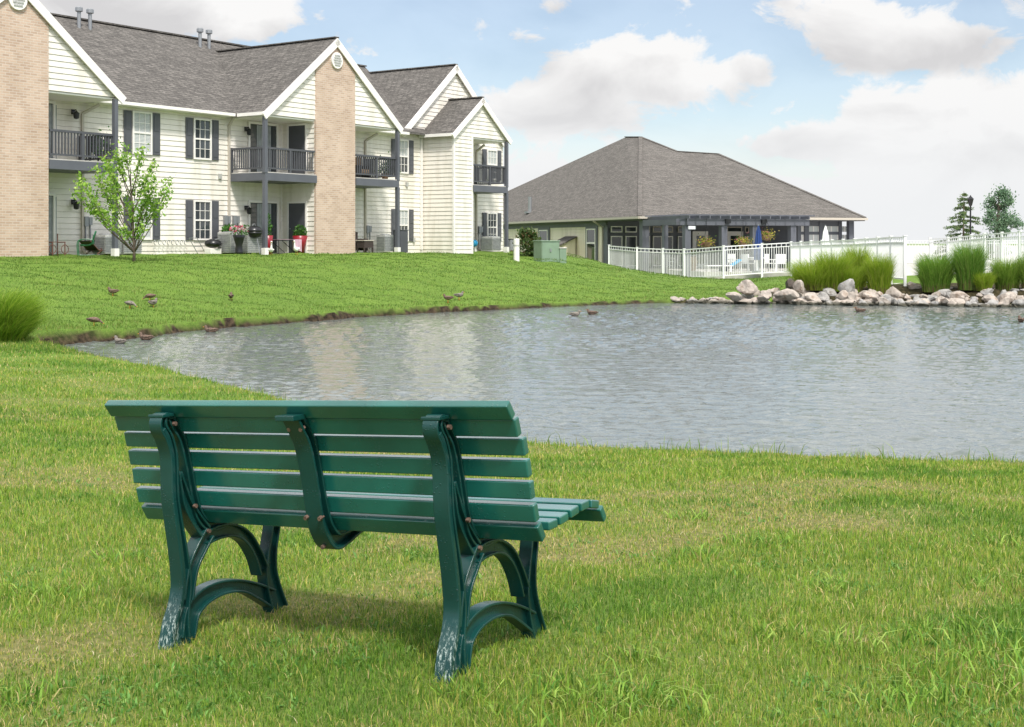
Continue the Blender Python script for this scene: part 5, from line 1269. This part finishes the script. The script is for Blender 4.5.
# ------------------------------------------------------------------ sky, sun, camera
SUN_EL, SUN_AZ = R(54), R(161)     # azimuth clockwise from +Y (view direction)
wd = bpy.data.worlds.new('World'); scn.world = wd; wd.use_nodes = True
N = wd.node_tree.nodes; L = wd.node_tree.links; N.clear()
out = N.new('ShaderNodeOutputWorld'); sky = N.new('ShaderNodeTexSky'); sky.sky_type = 'NISHITA'; sky.sun_disc = False
sky.sun_elevation = SUN_EL; sky.sun_rotation = SUN_AZ; sky.air_density = 1.0; sky.dust_density = .6; sky.ozone_density = 1.6
bg = N.new('ShaderNodeBackground'); bg.inputs['Strength'].default_value = .10; L.new(sky.outputs[0], bg.inputs['Color'])
tc = N.new('ShaderNodeTexCoord'); nv = N.new('ShaderNodeVectorMath'); nv.operation = 'NORMALIZE'; L.new(tc.outputs['Generated'], nv.inputs[0])
sp = N.new('ShaderNodeSeparateXYZ'); L.new(nv.outputs[0], sp.inputs[0])
def M2(op, a, b=None, c=None):
    n = N.new('ShaderNodeMath'); n.operation = op
    for i, v in enumerate((a, b, c)):
        if v is None: continue
        if isinstance(v, (int, float)): n.inputs[i].default_value = v
        else: L.new(v, n.inputs[i])
    return n.outputs[0]
az = M2('ARCTAN2', sp.outputs[0], sp.outputs[1]); el = M2('ARCSINE', sp.outputs[2])
cv = N.new('ShaderNodeCombineXYZ'); L.new(az, cv.inputs[0]); L.new(el, cv.inputs[1])
def noi(scale, det, off=(0,0,0), ro=.55, dist=0.0, src=None):
    mp = N.new('ShaderNodeMapping'); mp.inputs['Location'].default_value = off; mp.inputs['Scale'].default_value = scale; L.new(src or cv.outputs[0], mp.inputs['Vector'])
    n = N.new('ShaderNodeTexNoise'); n.inputs['Scale'].default_value = 1; n.inputs['Detail'].default_value = det; n.inputs['Roughness'].default_value = ro; n.inputs['Distortion'].default_value = dist; L.new(mp.outputs[0], n.inputs['Vector'])
    return n.outputs['Fac']
def gauss(px, py, wx, wy, amp):
    a0 = math.atan((px-512)/F); e0 = math.atan((HZ-py)/F)
    dx = M2('DIVIDE', M2('SUBTRACT', az, a0), wx/F); dy = M2('DIVIDE', M2('SUBTRACT', el, e0), wy/F)
    r2 = M2('ADD', M2('MULTIPLY', dx, dx), M2('MULTIPLY', dy, dy))
    g = M2('MULTIPLY', M2('EXPONENT', M2('MULTIPLY', r2, -1.0)), amp)
    return g, M2('MULTIPLY', g, dy)
# cumulus positions (direction on the sky dome: azimuth, elevation)
blobs = [(590,78,52,26,.95),(655,62,52,28,1.0),(745,68,30,17,.9),(700,88,48,15,.6),(545,108,60,22,.8),(600,112,70,20,.7),(885,42,68,27,1.1),(855,18,42,18,.9),(950,50,36,17,.8),(905,66,50,12,.5),(985,-2,60,12,.5),
         (835,140,60,18,.8),(880,112,34,20,.9),(930,120,46,24,1.0),(1010,118,60,30,1.05),(960,150,90,24,.8),(770,148,40,14,.55),(180,10,95,34,1.2),(262,20,26,20,.9),(70,-15,110,30,.8),(555,8,24,12,.55),(520,185,70,45,.8),(530,40,18,8,.25),
         (620,205,100,35,.7),(880,222,240,52,1.4),(-150,60,150,60,.8),(1250,60,150,60,.7)]
acc = None; sh = None
for b_ in blobs:
    g_, d_ = gauss(*b_); acc = g_ if acc is None else M2('ADD', acc, g_); sh = d_ if sh is None else M2('ADD', sh, d_)
fine = noi((20,28,1), 10, (3.1,1.7,0), .62, .35)
broad = noi((3.2,5.5,1), 8, (7.3,2.2,0), .6, .4)
hi = M2('MULTIPLY', M2('SMOOTH_MIN', M2('MAXIMUM', M2('MULTIPLY', M2('SUBTRACT', el, .20), 8), 0), 1, .1), 1)     # above the framed strip
dens = M2('ADD', M2('ADD', acc, M2('MULTIPLY', M2('SUBTRACT', fine, .47), 3.0)), M2('MULTIPLY', hi, M2('SUBTRACT', M2('MULTIPLY', broad, 2.4), .75)))
mr = N.new('ShaderNodeMapRange'); mr.interpolation_type = 'SMOOTHSTEP'; mr.inputs['From Min'].default_value = .20; mr.inputs['From Max'].default_value = .72; L.new(dens, mr.inputs['Value'])
thin = N.new('ShaderNodeMapRange'); thin.interpolation_type = 'SMOOTHSTEP'; thin.inputs['From Min'].default_value = .145; thin.inputs['From Max'].default_value = .0; L.new(el, thin.inputs['Value'])
veil = M2('MULTIPLY', thin.outputs[0], .92)
mask = M2('MAXIMUM', mr.outputs[0], veil)
mask = M2('MAXIMUM', mask, .26)
# cloud tone: bright tops, soft pinkish grey bellies (density difference along elevation)
tone_n = noi((9,15,1), 7, (1.3,4.4,0), .55, .4)
cr = N.new('ShaderNodeValToRGB'); e_ = cr.color_ramp.elements; e_[0].position = .30; e_[0].color = (.48,.475,.48,1); e_[1].position = .58; e_[1].color = (.67,.665,.66,1); tn = M2('ADD', M2('ADD', M2('MULTIPLY', M2('SUBTRACT', tone_n, .5), 1.1), .50), M2('MULTIPLY', M2('DIVIDE', sh, M2('ADD', acc, .25)), .28)); L.new(tn, cr.inputs['Fac'])
lowmix = N.new('ShaderNodeMix'); lowmix.data_type = 'RGBA'; L.new(thin.outputs[0], lowmix.inputs['Factor']); L.new(cr.outputs['Color'], lowmix.inputs['A']); lowmix.inputs['B'].default_value = (.61,.62,.63,1)
bgc = N.new('ShaderNodeBackground'); bgc.inputs['Strength'].default_value = 1.0; L.new(lowmix.outputs['Result'], bgc.inputs['Color']); L.new(M2('ADD', M2('MULTIPLY', hi, 1.1), 1.0), bgc.inputs['Strength'])
ms = N.new('ShaderNodeMixShader'); L.new(mask, ms.inputs['Fac']); L.new(bg.outputs[0], ms.inputs[1]); L.new(bgc.outputs[0], ms.inputs[2]); L.new(ms.outputs[0], out.inputs['Surface'])

sd = bpy.data.lights.new('sun', 'SUN'); sd.energy = 3.0; sd.angle = R(8); sd.color = (1,.96,.90); so = bpy.data.objects.new('sun', sd); COL.objects.link(so)
d = Vector((math.sin(SUN_AZ)*math.cos(SUN_EL), math.cos(SUN_AZ)*math.cos(SUN_EL), math.sin(SUN_EL))); so.rotation_euler = d.to_track_quat('Z','Y').to_euler(); so.location = d*50

cd = bpy.data.cameras.new('camera'); cd.sensor_width = 36; cd.lens = F/1024*36; cd.shift_y = (HZ-363.5)/1024; cd.clip_start = .1; cd.clip_end = 6000
co = bpy.data.objects.new('camera', cd); COL.objects.link(co); co.location = (0,0,EYE); co.rotation_euler = (R(90),0,0); scn.camera = co
scn.view_settings.view_transform = 'Standard'; scn.view_settings.look = 'None'; scn.view_settings.exposure = 0.52; scn.view_settings.gamma = 1
scn.render.resolution_x = 1024; scn.render.resolution_y = 727
